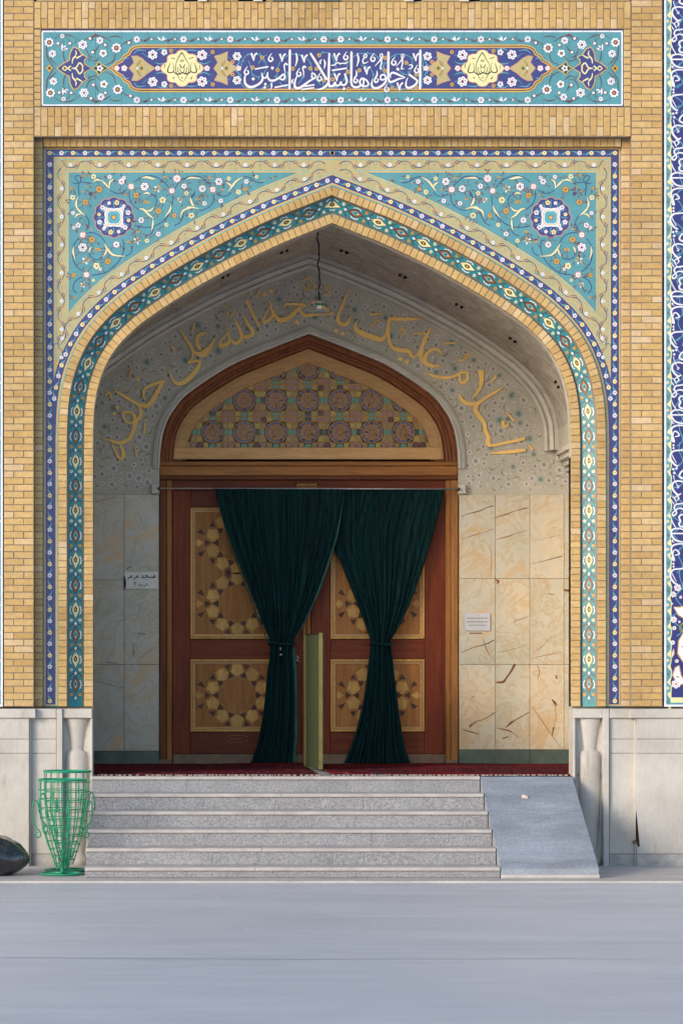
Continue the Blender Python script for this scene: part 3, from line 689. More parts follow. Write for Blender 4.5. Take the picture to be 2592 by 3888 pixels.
        for ox, src in ((240, CRM), (700, CRM2)):
            for q in src:
                q = [(ox+x/3.136, 640+y/3.136) for x, y in q]
                f.stroke(q, [3, 10.5, 9, 4], VINE, 4.4); f.stroke(q, [1, 8, 7, 2], C(236, 224, 172), 5)
        med(f, 240+605/3.136, 640+582/3.136)
        f.build('floral_inlay', e, kind='stuff')
        # body behind the glazed face
        for i in range(len(n24)-1):
            b = len(m.v); (u0, y0), (u1, y1) = n24[i], n24[i+1]; a, c = P(CX+sd_*u0, y0, SY), P(CX+sd_*u1, y1, SY); yb = YW0-.006
            m.v += [(a.x, SY+.004, a.z), (c.x, SY+.004, c.z), (c.x, yb, c.z), (a.x, yb, a.z)]; m.f.append((b, b+1, b+2, b+3))
    m.build('tile_body', MDSH, e)
spandrel()
# ------------------------------------------------------------------ inscription panel
def inset(pts, d):
    n = len(pts); out = []; ar = sum(pts[i][0]*pts[(i+1) % n][1]-pts[(i+1) % n][0]*pts[i][1] for i in range(n)); sg = 1 if ar > 0 else -1
    for i in range(n):
        a, b, c = pts[i-1], pts[i], pts[(i+1) % n]; t1 = (b[0]-a[0], b[1]-a[1]); t2 = (c[0]-b[0], c[1]-b[1]); l1 = hypot(*t1) or 1; l2 = hypot(*t2) or 1
        nx = -(t1[1]/l1+t2[1]/l2)/2*sg; ny = (t1[0]/l1+t2[0]/l2)/2*sg; l = max(hypot(nx, ny), .5); out.append((b[0]+nx/l*d, b[1]+ny/l*d))
    return out
def half_sym(h, cy): return h+[(x, 2*cy-y) for x, y in reversed(h) if abs(y-cy) > .01]
VEE = lambda x, y, s=1: [([(x-40*s, y), (x, y+120*s)], [30, 12]), ([(x, y+115*s), (x+12*s, y+35*s), (x+50*s, y)], [10, 22, 26])]
EE = lambda x, y: [([(x+18, y-70), (x-18, y-15), (x-30, y+25), (x-2, y+55), (x+32, y+28), (x+22, y-8), (x, y+2)], [8, 18, 22, 22, 22, 14, 10])]
def tall(x, y0, y1, w=34): return [([(x+5, y0), (x, y0+18), (x-4, y1)], [20, w, w-4])]
def dash(x0, y0, x1, y1, w=22): return [([(x0, y0), (x1, y1)], w)]
def dia(x, y, s=26): return ('d', x, y, s)
PA = VEE(335, 168)+VEE(768, 180)+VEE(1100, 195)+EE(588, 240)+EE(222, 440)+EE(1015, 465)+EE(1328, 535)+tall(880, 150, 718)+[([(975, 168), (990, 265), (962, 372)], [16, 26, 10])]
PA += [([(1190, 168), (1275, 300), (1440, 575)], [26, 34, 34]), ([(1478, 165), (1472, 400), (1470, 640), (1500, 670), (1568, 660)], [22, 34, 32, 30, 26])]
PA += [([(1215, 500), (1215, 535), (1250, 555), (1275, 520), (1235, 475), (1205, 490)], 22), ([(1268, 540), (1190, 585), (1100, 650), (1020, 700), (965, 690), (952, 630), (975, 550), (1000, 500)], [22, 26, 32, 38, 36, 30, 20, 12])]
PA += [([(205, 500), (195, 570), (210, 640), (280, 685), (370, 662), (440, 612), (468, 550), (452, 470)], [18, 28, 34, 38, 34, 32, 30, 14]), ([(455, 468), (475, 535), (520, 540), (548, 455)], [14, 22, 24, 16]), ([(548, 458), (545, 530), (580, 582), (650, 582), (720, 540), (785, 492), (805, 530), (780, 572), (715, 552)], [16, 24, 30, 30, 26, 28, 26, 26, 18])]
PA += [dia(325, 560), dia(615, 395), dia(510, 640, 24), dia(500, 690, 24)]+dash(350, 412, 555, 374)+dash(650, 690, 855, 652)+dash(1085, 675, 1255, 650)+dash(1055, 722, 1250, 694)
PA += [([(600, 625), (605, 680), (580, 735)], [22, 18, 8]), ([(848, 350), (818, 328), (795, 360), (800, 410), (810, 482)], [20, 26, 22, 16, 8]), ([(1125, 395), (1100, 370), (1078, 400), (1090, 460), (1090, 537)], [20, 26, 22, 16, 8]), ([(938, 560), (912, 598), (925, 632)], [8, 24, 16]), ([(1362, 262), (1338, 305), (1350, 335)], [8, 24, 16]), ([(1395, 265), (1415, 325), (1398, 408)], [14, 26, 8]), ([(1475, 600), (1430, 665), (1360, 712), (1280, 720)], [30, 34, 28, 10])]
PB_ = [([(0, 655), (45, 672), (85, 610), (100, 655), (150, 655), (172, 605), (190, 650), (235, 650), (262, 600), (240, 500), (222, 482)], [28, 26, 20, 26, 24, 20, 26, 28, 30, 28, 16]), dia(222, 710)]+VEE(110, 172)+VEE(115, 478)+EE(247, 215)
PB_ += [([(20, 352), (75, 350), (120, 312), (160, 330), (200, 322), (240, 325), (278, 298)], [8, 20, 16, 20, 16, 20, 12])]+dash(35, 432, 262, 398)+tall(335, 168, 612)+[([(334, 600), (340, 655), (385, 688), (440, 680), (500, 645)], [30, 30, 32, 28, 24]), ([(488, 545), (560, 580), (592, 640), (550, 672), (488, 660), (460, 605), (490, 548)], 24), ([(500, 550), (520, 600), (505, 722)], [18, 24, 10])]
PB_ += [([(420, 172), (442, 265), (415, 372)], [16, 28, 10]), ([(545, 180), (518, 218), (550, 236), (568, 205), (545, 182)], 16), ([(560, 238), (525, 245), (505, 292), (530, 325), (592, 296)], [12, 16, 20, 20, 8])]+EE(658, 240)+[([(690, 367), (760, 290), (802, 225), (800, 182), (775, 185), (770, 218), (792, 272), (780, 360), (770, 405), (802, 402)], [8, 18, 18, 16, 14, 14, 18, 18, 16, 10]), ([(1010, 372), (1090, 280), (1122, 222), (1120, 187), (1095, 190), (1092, 225), (1112, 282), (1100, 370), (1090, 408), (1132, 405)], [8, 18, 18, 16, 14, 14, 18, 18, 16, 10])]
PB_ += tall(895, 165, 560)+[([(895, 550), (912, 600), (960, 602), (1050, 562), (1145, 540), (1080, 512), (1000, 475), (950, 468), (922, 500), (930, 545)], [30, 28, 30, 26, 10, 22, 30, 28, 22, 12]), ([(850, 545), (880, 548), (895, 545)], 24), ([(770, 545), (790, 503), (835, 500), (852, 550), (800, 577), (768, 550)], 24), ([(858, 550), (855, 600), (800, 662), (720, 702), (662, 690), (642, 640), (655, 560)], [22, 30, 34, 34, 32, 26, 10]), ([(720, 435), (722, 500), (690, 562), (690, 607), (722, 607), (742, 572), (715, 555)], [10, 24, 22, 22, 22, 18, 10]), ([(405, 432), (412, 500), (375, 562), (380, 612), (412, 612), (428, 580), (400, 560)], [10, 24, 22, 22, 22, 18, 10])]
PB_ += VEE(570, 375)+VEE(1312, 172)+VEE(1068, 618)+EE(868, 700)+EE(975, 295)+EE(1322, 415)+[([(1200, 350), (1252, 350), (1252, 388), (1198, 412)], [10, 18, 18, 10]), ([(1205, 492), (1260, 530), (1332, 590), (1300, 650), (1230, 692), (1175, 690), (1160, 640), (1172, 580), (1192, 540)], [30, 28, 28, 30, 32, 30, 22, 16, 8])]+tall(1378, 150, 718)+[dia(1037, 412)]
def draw(t, strokes, ox, oy, k, col, lv, wk=1.0, thick=0.0, per=5):
    for s in strokes:
        if s[0] == 'd':
            _, x, y, r = s; x, y = ox+x/k, oy+y/k; r = r/k*wk
            t.poly([(x-r, y+r*.1), (x-r*.1, y-r), (x+r, y-r*.1), (x+r*.1, y+r)], col, lv)
        else: t.stroke([(ox+x/k, oy+y/k) for x, y in s[0]], [w_/k*wk for w_ in (s[1] if isinstance(s[1], (list, tuple)) else [s[1]])], col, lv, per, thick=thick)
def inscription():
    e = empty('calligraphy_tilework', P(CX, 400), 'long turquoise and navy tile panel with white calligraphy above the arch', 'tile panel')
    y0 = .012
    PB('tile_body', MG and M_navy, e, 157.5, 2365.5, 111, 404, .012, YW0-.004, 0)
    # ground tiles, one by one, with hairline joints
    nx = 22
    for i in range(nx):
        for j in range(2):
            xa = 164+(2358-164)*i/nx; xb = 164+(2358-164)*(i+1)/nx; ya, yb = (122, 259) if j == 0 else (259, 396)
            k = Ink(y0-.004); k.poly([(xa+.4, ya+.4), (xb-.4, ya+.4), (xb-.4, yb-.4), (xa+.4, yb-.4)], TEAL, 0); k.build('tile', e)
    nb = 44
    for i in range(nb):
        xa = 160+(2362-160)*i/nb; xb = 160+(2362-160)*(i+1)/nb
        for ya, yb in ((116, 122), (396, 402)): k = Ink(y0-.006); k.poly([(xa+.4, ya), (xb-.4, ya), (xb-.4, yb), (xa+.4, yb)], WH, 0); k.build('border_tile', e)
    k = Ink(y0-.006)
    for xa in (159, 2357): k.poly([(xa, 122), (xa+6, 122), (xa+6, 396), (xa, 396)], WH, 0)
    k.build('border_tile', e)
    N = lambda q, k=2.0: [(140+x/k, 100+y/k) for x, y in q]
    t = Ink(y0-.006); cy = 259.5
    h = N([(536,319),(575,296),(600,270),(640,250),(652,222),(690,200),(705,168),(740,146),(790,138)])
    hl = h+[(1731, h[-1][1])]+[(2*CX-x, y) for x, y in reversed(h)]
    cart = hl+[(x, 2*cy-y) for x, y in reversed(hl)][0:]
    cart = [p for i, p in enumerate(cart) if hypot(p[0]-cart[i-1][0], p[1]-cart[i-1][1]) > .5]
    for d, c, lv in ((0, YEL, 1), (4.5, C(40, 58, 36), 1.6), (8, YEL, 2.2), (11.5, PINK, 2.8), (13.5, NAVY, 3.4)): t.poly(inset(cart, d), c, lv)
    t.build('cartouche', e)
    t = Ink(y0-.006)
    for mir in (0, 1):
        t.mir = CX if mir else None
        def q2(l): return [(140+x/2, 100+(y-7)/2) for x, y in l]
        b = half_sym(q2([(150,326),(200,285),(245,262),(250,210),(262,185),(280,160),(320,176),(345,215),(385,240),(368,262),(365,290),(420,326)]), cy)
        t.poly(b, YEL, 1); t.poly(inset(b, 4), NAVY, 1.6)
        for sg in (1, -1):
            S = lambda l: [(140+x/2, cy+sg*(326-y)/2*-1) for x, y in l]
            t.stroke(S([(270,290),(275,255),(300,225),(295,190)]), [3, 5, 6, 2], CREAM, 2.4); t.stroke(S([(300,250),(330,235),(350,222)]), [6, 5, 1], CREAM, 2.4); t.stroke(S([(300,232),(312,214)]), 3, BRO, 3.2)
            t.stroke(S([(265,326),(300,320),(325,285),(350,310),(345,326)]), [3, 5, 5, 4], CREAM, 2.4); t.stroke(S([(230,326),(215,310),(195,326)]), 4, CREAM, 2.4); t.stroke(S([(235,326),(260,308)]), 5, CREAM, 2.6)
        t.disc(140+212/2, cy, 5, BRO, 3, 6); t.disc(140+330/2, cy, 6, BRO, 3, 6)
        b = half_sym(q2([(418,326),(450,302),(470,272),(500,295),(545,326)]), cy); t.poly(b, YEL, 1.2); t.poly(inset(b, 4), GREEN, 1.8); t.star(140+480/2, cy, 15, 9, 5, WH, 2.6); t.disc(140+480/2, cy, 5, BRO, 3.4, 6)
        t.star(140+98/2, cy, 16, 9, 4, GOLD, 1.3); t.disc(140+98/2, cy, 6, GREEN, 2, 6)
        for x, y, r, kd in [(95,122,38,'R'),(105,505,38,'R'),(195,75,18,'w'),(205,552,18,'w'),(350,140,36,'w'),(360,505,36,'w'),(480,108,28,'w'),(488,537,28,'w'),(605,165,40,'R'),(615,480,40,'R'),(505,205,32,'S'),(510,440,32,'S'),(120,208,30,'w'),(128,418,30,'w'),(205,170,32,'L'),(210,460,32,'L')]:
            X, Y = 140+x/2, 100+(y)/2; r /= 2
            if kd == 'R': t.flower(X, Y, r*.95, WH, WH, 2.4, 8); t.disc(X, Y, r*.5, BRO, 3.6, 8); t.disc(X, Y, r*.22, GOLD, 4.3, 6)
            elif kd == 'S': t.flower(X, Y, r*.95, WH, WH, 2.4, 5); t.disc(X, Y, r*.42, BRO, 3.6, 6); t.disc(X, Y, r*.18, GOLD, 4.3, 5)
            elif kd == 'L':
                for a in (-.3, -.9, -1.5): t.leaf(X-6, Y+6, a if y < 300 else -a, 24, 8, WH, 2.4); t.leaf(X-2, Y+4, a if y < 300 else -a, 12, 3, BRO, 3.2)
            else: t.flower(X, Y, r, WH, BRO, 2.4, 6)
        for x, y in [(162,130),(172,503),(253,130),(262,505),(405,92),(412,548),(520,142),(522,505),(425,197),(430,445),(700,125),(712,528)]:
            t.disc(140+x/2, 100+y/2, 8, BRO, 2, 7); t.disc(140+x/2, 100+y/2, 5.6, WH, 2.6, 7)
        for sg in (1, -1):
            S = lambda l: [(140+x/2, cy+sg*(326-y)/2*-1) for x, y in l]
            for q in ([(130,326),(85,250),(75,190),(75,140)],[(150,300),(110,260),(100,240)],[(130,105),(180,75),(250,75),(300,100),(330,120)],[(225,290),(205,240),(205,180)],[(370,170),(400,230),(440,245)],[(400,235),(390,280)],[(300,110),(290,140)],[(560,120),(500,85),(430,80),(360,110)],[(520,300),(580,270),(600,200)],[(640,150),(690,120),(740,105)],[(190,80),(205,150)],[(215,85),(250,120)],[(420,110),(440,70),(470,75)],[(470,150),(450,185),(420,190)],[(390,250),(440,270),(480,240)],[(550,90),(600,80),(640,90)]):
                t.stroke(S(q), [1.4, 3, 1.2], BRO, 1.9)
        # running flowers above and below the cartouche
        for j in range(13):
            x = 140+760/2+j*88.6
            if x > CX+3 and mir == 0 or x > CX-3 and mir: break
            for yy in (150, 379.5-10):
                yy = 149.5 if yy == 150 else 380
                if j % 2: 
                    for a in (-.5, -1.1, -2.4): t.leaf(x+5, yy+5, a, 20, 7, WH, 2.4)
                    t.leaf(x+2, yy+4, -1, 10, 3, BRO, 3.2)
                else: t.flower(x, yy, 13, WH, BRO, 2.4, 6)
                t.stroke([(x+12, yy), (x+30, yy+8), (x+50, yy-6), (x+76, yy)], [2.4, 1.4], BRO, 1.9); t.disc(x+56, yy-1, 5, PINK, 2, 6); t.disc(x+56, yy-1, 3.6, WH, 2.6, 6); t.leaf(x+26, yy+6, -.6, 13, 4, BRO, 2)
        # round cream medallion
        K = 3.733; X0_, Y0_ = 500, 160
        cxm, cym = X0_+715/K, cy
        mpts = half_sym([(X0_+x/K, cy+(y-405)/K) for x, y in [(398,405),(440,350),(500,300),(505,240),(555,195),(620,195),(660,150),(715,140)]], cy)
        hl_ = [(X0_+x/K, cy+(y-405)/K) for x, y in [(398,405),(440,345),(495,310),(505,235),(560,200),(620,195),(655,155),(715,140),(775,155),(810,195),(870,200),(925,235),(935,310),(990,345),(1032,405)]]
        mp_ = cr(hl_, 4); mp_ = mp_+[(x, 2*cy-y) for x, y in reversed(mp_)][1:-1]
        t.poly(mp_, PINK, 4.2); t.poly(inset(mp_, 3), CREAM, 4.8)
        INK = C(36, 44, 30)
        sm = t.mir; 
        if mir:                                   # writing is not mirrored: same word on both sides
            t.mir = None; X1_ = 2*CX-cxm-715/K
        else: X1_ = X0_
        A = lambda l: [(X1_+x/K, cy+(y-405)/K) for x, y in l]
        for q, wd in (([(712,180),(655,270),(622,380),(640,480),(690,570),(742,602)],[4,2.6,2,2.6,2,1]),([(712,180),(765,270),(815,370),(800,480),(742,588)],[4,2.6,2,2.6,1]),([(548,330),(512,430),(530,468),(590,455),(600,400),(580,325)],[1.5,4,4,3.4,2,1]),([(888,330),(920,430),(900,468),(842,452),(835,400),(850,322)],[1.5,4,4,3.4,2,1]),([(590,455),(650,490),(700,480),(722,468),(780,486),(842,452)],[3,5,4,4,5,3]),([(680,350),(720,400),(758,350)],[3,2.4,3]),([(650,385),(660,450),(680,480)],2.4),([(790,385),(775,450),(765,480)],2.4),([(690,370),(690,440),(715,470),(745,440),(745,370)],[2,2,3,2,2]),([(558,258),(612,270)],2.6),([(812,270),(880,250)],2.6),([(690,285),(692,302),(712,308),(735,302),(738,280)],2.2),([(712,280),(713,305)],2),([(590,530),(600,560)],[5,1.5]),([(860,520),(838,560)],[1.5,5]),([(470,350),(465,410)],[3.4,1.4]),([(965,360),(965,420)],[2.4,1.4]),([(716,525),(716,560)],[4,1])):
            t.stroke(A(q), wd, INK, 5.6)
        t.mir = sm
        # tan palmettes either side
        for pts, fl in (([(718,410-170),(760,235),(800,255),(840,290),(905,333)], 0), ([(1345,240),(1400,225),(1452,203),(1446,270),(1482,300),(1530,333)], 1)):
            top = [(140+x/2, cy+(y-333)/2) for x, y in pts]; lf = [(140+x/2, cy+(y-333)/2) for x, y in (((698,333),(736,290)) if not fl else ((1340,333),(1372,290)))]
            hp = [lf[0], lf[1]]+top; q = hp+[(x, 2*cy-y) for x, y in reversed(hp[1:-1])]
            t.poly(q, PINK, 4.1); t.poly(inset(q, 3), TAN, 4.6); mx = sum(p[0] for p in q)/len(q)
            for sg in (1, -1):
                t.leaf(mx-8, cy+sg*8, sg*1.0, 26, 9, C(70, 90, 50), 5.2); t.leaf(mx-6, cy+sg*11, sg*1.0, 20, 5, GOLD, 5.8); t.leaf(mx+4, cy+sg*6, sg*.3, 18, 7, GOLD, 5.2)
            t.star(mx+10, cy, 9, 5, 4, C(90, 110, 60), 5.4); t.disc(mx-6, cy, 4, WH, 5.6, 6)
        for x, r in ((918,15),(1292,17),(1532,16),(610,14),(665,18)): t.flower(140+x/2, cy, r/2+2, WH, PINK, 4.4, 5, out=PINK)
        for x, y, r in ((880,230,38),(968,212,24),(1255,232,40),(1520,242,34)):
            for sg in (1, -1): t.flower(140+x/2, cy+sg*(y-333)/2, r/2, WH, BRO, 4.3, 6 if r > 30 else 5)
        for x, y in ((1020,200),(1335,210),(1485,285)):
            for sg in (1, -1): t.disc(140+x/2, cy+sg*(y-333)/2, 8, GOLD, 4.3, 6); t.disc(140+x/2, cy+sg*(y-333)/2, 3.4, BRO, 4.9, 5)
        for sg in (1, -1):
            for q in ([(735,225),(770,195),(830,200)],[(910,200),(945,185),(1000,190)],[(1130,200),(1170,195),(1220,200)],[(900,290),(940,300),(990,290)],[(1230,285),(1270,300),(1320,280)],[(1290,240),(1320,230)],[(1470,260),(1440,240)],[(1480,330),(1530,300),(1540,260)],[(650,280),(680,255),(700,262)],[(840,250),(800,215)],[(1040,195),(1060,190)]):
                t.stroke([(140+x/2, cy+sg*(y-333)/2) for x, y in q], [1.5, 4, 1.5], LTEAL, 4.0)
    t.mir = None; t.build('floral_inlay', e, kind='stuff')
    t = Ink(y0-.006)
    for ox, src in ((880, [[(140,400),(160,280),(230,200),(290,190)],[(290,190),(430,200),(500,280),(520,400),(470,490),(400,530),(310,480),(295,400),(250,280)],[(190,690),(130,600),(140,480)],[(200,690),(350,720),(480,700),(600,640),(680,520),(700,380),(760,270),(880,190),(1000,190),(1100,220),(1180,300),(1215,400),(1230,520),(1350,650)],[(720,600),(800,680),(950,700)],[(820,600),(850,480),(900,400)],[(1000,640),(1060,560),(1050,460)],[(1300,200),(1400,160),(1500,190),(1560,300)],[(1380,600),(1400,690),(1500,700)],[(400,330),(460,250),(530,190)]]),
                   (1250, [[(0,700),(120,680),(220,560),(260,440),(290,300),(420,190),(560,170),(700,200),(800,330),(840,440),(860,580),(960,660),(1100,720),(1250,700),(1350,640)],[(300,620),(260,520)],[(440,700),(560,700),(640,620),(660,480),(600,390),(480,350)],[(900,260),(1000,190),(1150,190),(1250,260),(1250,380),(1200,480),(1120,490),(1050,420)],[(1400,200),(1420,350),(1410,500),(1400,690)],[(60,200),(100,300),(90,420),(20,520)],[(780,440),(860,300)]])):
        for q in src:
            t.stroke([(ox+x/4, 160+y/4) for x, y in q], 2.6, LTEAL, 4.0)
            for x, y in q[1:-1]: t.leaf(ox+x/4, 160+y/4, R()*6, 10, 4, LTEAL, 4.15)
    for x, y in ((460,235),(315,385),(695,425),(925,405),(1190,400),(1285,405),(1325,200),(1395,585),(1530,565)): t.flower(880+x/4, 160+y/4, 8.5, C(206,170,104), BRO, 4.5, 5)
    for x, y in ((45,565),(280,455),(455,430),(290,710),(840,240),(840,435),(950,700),(1165,315),(1320,495),(1315,685)): t.flower(1250+x/4, 160+y/4, 8.5, C(206,170,104), BRO, 4.5, 5)
    t.build('vine_inlay', e, kind='stuff')
    t = Ink(y0-.006)
    for ox, src in ((880, PA), (1250, PB_)):
        draw(t, src, ox, 160, 4, C(160, 116, 110), 5.0, 1.28); draw(t, src, ox, 160, 4, WH, 6.4, 1.0)
    t.build('calligraphy', e)
M_navy = m_simple('navy_glaze', C(48, 44, 86), C(60, 54, 98), 9, .35, .4, 0)
inscription()
# ------------------------------------------------------------------ tall inscription bands at both edges of the view
BAND = [dia(325,60,26), dia(390,45,26), dia(345,135,26), ([(330,180),(352,270),(408,385)],[16,12,10]), ([(400,385),(440,400),(425,432),(398,415)],16), ([(560,330),(470,298),(380,300),(315,345),(310,440),(370,530),(430,570),(480,540)],[20,26,28,32,34,34,30,20]), ([(282,590),(350,640),(390,720)],[6,22,16]), ([(350,625),(400,590),(438,640),(400,685)],[14,22,24,10]), ([(278,650),(340,752)],[8,20]),
 ([(620,720),(470,745),(380,760),(345,820),(375,880),(392,930),(340,982),(305,945),(350,895),(430,840),(520,850),(600,900)],[20,26,28,30,24,26,28,26,22,24,28,30]), ([(290,1030),(322,1130),(380,1222)],[8,20,16]), ([(620,1300),(470,1240),(350,1242),(288,1290),(292,1365),(350,1450),(430,1490),(520,1500)],[20,24,28,34,34,32,28,24]), ([(300,1335),(620,1335)],26), ([(280,1490),(318,1468),(312,1500),(352,1512)],[12,18,14,8]),
 ([(620,1560),(470,1540),(350,1560),(288,1620),(300,1720),(330,1800),(345,1870),(305,1840),(312,1760),(345,1665),(400,1670),(445,1740),(360,1765)],[20,26,30,34,32,30,26,24,22,20,24,26,16]), dia(330,1935,24), dia(332,1992,24), ([(620,2020),(470,2035),(340,2050),(272,2120),(280,2220),(355,2320),(420,2350)],[20,26,30,36,36,32,26]), ([(300,2120),(340,2200),(390,2290)],[14,16,10]), ([(560,60),(480,120),(450,200),(520,240),(620,230)],[20,28,32,30,26]), ([(620,980),(500,960),(440,1010),(470,1090),(440,1140),(480,1200),(600,1190)],[20,26,30,30,30,30,24])]
def edge_band(side):
    lab = 'tall navy tile band with white calligraphy right of the right brick pier' if side > 0 else 'narrow strip of turquoise and cream tile border left of the left brick pier'
    xw = 2519 if side > 0 else 12; sg = side
    e = empty('inscription_band', P(xw+sg*60, YB, .05), lab, 'tile band')
    y = .02; wid = 330
    xa, xb = sorted((xw, xw+sg*wid)); PB('tile_body', M_navy, e, xa, xb, -130, YB, y, YW0-.002, 0)
    t = Ink(y-.003); X = lambda u: xw+sg*u
    def rc(u0, u1, y0, y1, c, lv): t.poly([(X(u0), y0), (X(u1), y0), (X(u1), y1), (X(u0), y1)], c, lv)
    rc(0, wid, -120, YB, WH, 0); rc(8, wid-8, -120, YB-8, TEAL, .6)
    n = 140; wav = [(X(24+2.6*sin(2*pi*(yy)/53)+1.6*sin(2*pi*yy/26.5+1)), yy) for yy in [-120+(YB+105)*i/n/1.0 for i in range(n+1)]]
    t.poly([(X(wid-26), -120)]+wav+[(X(wid-26), wav[-1][1])], CREAM, 1.2)
    wav2 = [(x+sg*3.6, yy) for x, yy in wav if yy < YB-22]; t.poly([(X(wid-30), -120)]+wav2+[(X(wid-30), wav2[-1][1])], C(52, 52, 122), 1.8)
    for i in range(-1, 27):
        yy = i*105.5+28; 
        if yy < YB-10: t.disc(X(15), yy, 4, C(60, 66, 40), 1.6, 6); t.disc(X(15), yy, 1.8, PINK, 2.2, 5)
        for o in (42, 64): 
            if yy+o < YB-12: t.poly([(X(8), yy+o-6), (X(17), yy+o-7), (X(20), yy+o), (X(17), yy+o+7), (X(8), yy+o+6)], LTEAL, 1.5)
        t.poly([(X(11), yy+30), (X(24), yy+12), (X(26), yy+40), (X(16), yy+38)], CREAM, 1.4); t.poly([(X(11), yy+75), (X(24), yy+94), (X(26), yy+66), (X(16), yy+68)], CREAM, 1.4)
        t.flower(X(14), yy+53, 6.5, CREAM, PINK, 1.9, 4)
    t.build('border_inlay', e, kind='stuff')
    t = Ink(y-.003)
    for i in range(30): 
        yy = 80*i; t.stroke([(X(60), yy), (X(40+20*sin(i)), yy+30), (X(70), yy+70), (X(48), yy+95)], 3, LTEAL, 2.3)
        t.stroke([(X(130), yy), (X(100+40*sin(i*2.3)), yy+30), (X(160), yy+70)], 3, LTEAL, 2.3)
    if side > 0:
        for r in range(5):
            yy0 = -30+r*500*.9; k = 4.7/.9
            for cc, lv, wk in ((C(176, 160, 170), 3.2, 1.25), (WH, 4.4, 1.0)):
                draw(t, [s for s in BAND if (s[1] if s[0] == 'd' else s[0][0][1])/k+yy0 < 2190], 2491, yy0, k, cc, lv, wk)
                draw(t, [s for s in BAND if (s[1] if s[0] == 'd' else s[0][0][1])/k+yy0 < 2100], 2491+74, yy0+60, k, cc, lv, wk)
        k = 2.352
        for x, y_, r in ((325,1250,34),(285,1310,28),(290,1535,30),(295,1610,20),(280,1740,22),(310,2110,42),(352,1335,14),(275,1393,10),(340,1555,12),(318,1905,18)): t.flower(2432+x/k, 1700+y_/k, r/k, WH, PINK, 4, 6)
        for q in ([(285,1420),(330,1500),(400,1540),(480,1500),(420,1400),(340,1420)],[(275,2030),(300,1960),(340,1940),(360,2030),(400,2100),(330,2130)],[(380,1640),(330,1720),(320,1840),(380,1930),(470,1960),(540,1840),(500,1700)],[(262,1850),(290,1790),(300,1840),(275,1880)]):
            pts = [(2432+x/k, 1700+y_/k) for x, y_ in q]; t.poly(pts, GOLD, 3.4); t.poly(inset(pts, 4), WH, 4.4)
        for x, y_ in ((390,1460),(310,2040),(390,1780),(400,1860)): t.leaf(2432+x/k, 1700+y_/k, R()*6, 14, 4, BRO, 5)
        t.stroke([(2432+x/k, 1700+y_/k) for x, y_ in [(380,1560),(345,1600),(360,1640),(400,1620)]], 6, C(150, 140, 50), 3.6)
    t.build('calligraphy', e)
edge_band(1); edge_band(-1)
# plain facade beyond the view
for xa, xb in ((-2600, -330), (2862, 5600)): o = PB('side_wall', MBR, None, xa, xb, -130, YB, .05, YW0-.002, 0); tag(o, 'plain brick wall further along the facade to the '+('left' if xa < 0 else 'right'), 'wall')
# ------------------------------------------------------------------ stone base
def dado(side):
    mx = (lambda x: x) if side < 0 else (lambda x: 2*1263.5-x)
    e = empty('stone_dado', (P(mx(60), 0).x, 0, 0), 'pale stone base with a vase shaped relief at the foot of the '+('left' if side < 0 else 'right')+' pier', 'stone base', 'stone bases of the portal')
    def B(name, mat, x0, x1, t, b, yf, yb=.2, bev=.004): a, c = sorted((mx(x0), mx(x1))); return PB(name, mat, e, a, c, t, b, yf, yb, bev)
    zb = 3288
    def faces(x0, x1, yf):
        B('base_stone', MDSH, x0, x1, 3243, 3292, yf)
        for t_, b_ in ((2727, 2806), (2807, 2860), (2861, 3242)): B('facing_slab', MDADO, x0, x1, t_, b_, yf)
    B('core', MDSH, -600, 237, 2729, 3292, .06, .26, 0)
    for xx in ((-600, -262), (-260, 112)): faces(xx[0], xx[1], -.03)
    B('edge_moulding', MDADO, 113, 119, 2727, 3290, -.012)
    faces(120, 215, .03)
    B('edge_moulding', MDADO, 216, 238, 2691, 3290, .0)
    B('cap', MDADO, -600, 137, 2691, 2727, -.05, .27, .006); B('cap', MDADO, 138, 215, 2691, 2727, .005, .27, .006); B('cap', MDADO, 239, 351, 2691, 2727, .02, .27, .006)
    for t_, b_ in ((2728, 3100), (3101, 3292)): B('niche_slab', MDADO, 239, 351, t_, b_, .10)
    B('edge_moulding', MDADO, 344, 352.5, 2728, 3291, .03)
    # half round vase relief
    c = P(mx(291), 2900, .1); k = 1/450
    z = lambda py: EYE+(VY-py)/450
    prof = [(0, z(3291)), (44*k, z(3291)), (44*k, z(3262)), (34*k, z(3255)), (28*k, z(3240)), (33*k, z(3190)), (39*k, z(3080)), (41*k, z(2960)), (40*k, z(2872)), (36*k, z(2855)), (25*k, z(2849)), (24*k, z(2842)), (27*k, z(2810)), (34*k, z(2765)), (42*k, z(2735)), (44*k, z(2728)), (0, z(2728))]
    m = MB().lathe([(r*1.02, zz) for r, zz in prof], (c.x, .112), 20, pi, 2*pi); m.v = [(x, .104-(.112-y)*.62, zz) for x, y, zz in m.v]; m.build('vase_relief', MDADO, e, True)
    m = MB(); 
    for x0 in (-600, 120): pass
    PB('core', MDSH, e, *sorted((mx(-2600), mx(-601))), 2691, 3292, .06, .26, 0); B('facing_slab', MDADO, -2600, -602, 2727, 3292, -.03); B('cap', MDADO, -2600, -601, 2691, 2727, -.05, .27)
    return e
dado(-1); dr = dado(1)
k = Ink(-.0305); k.poly([(2413,3074),(2417,3110),(2422,3160),(2427,3214),(2419,3216),(2411,3180),(2411,3120)], C(42, 34, 28), 0); k.poly([(2396,3195),(2412,3186),(2414,3202),(2402,3207)], C(110, 90, 74), 0)
k.build('dark_stain', dr, MVP)
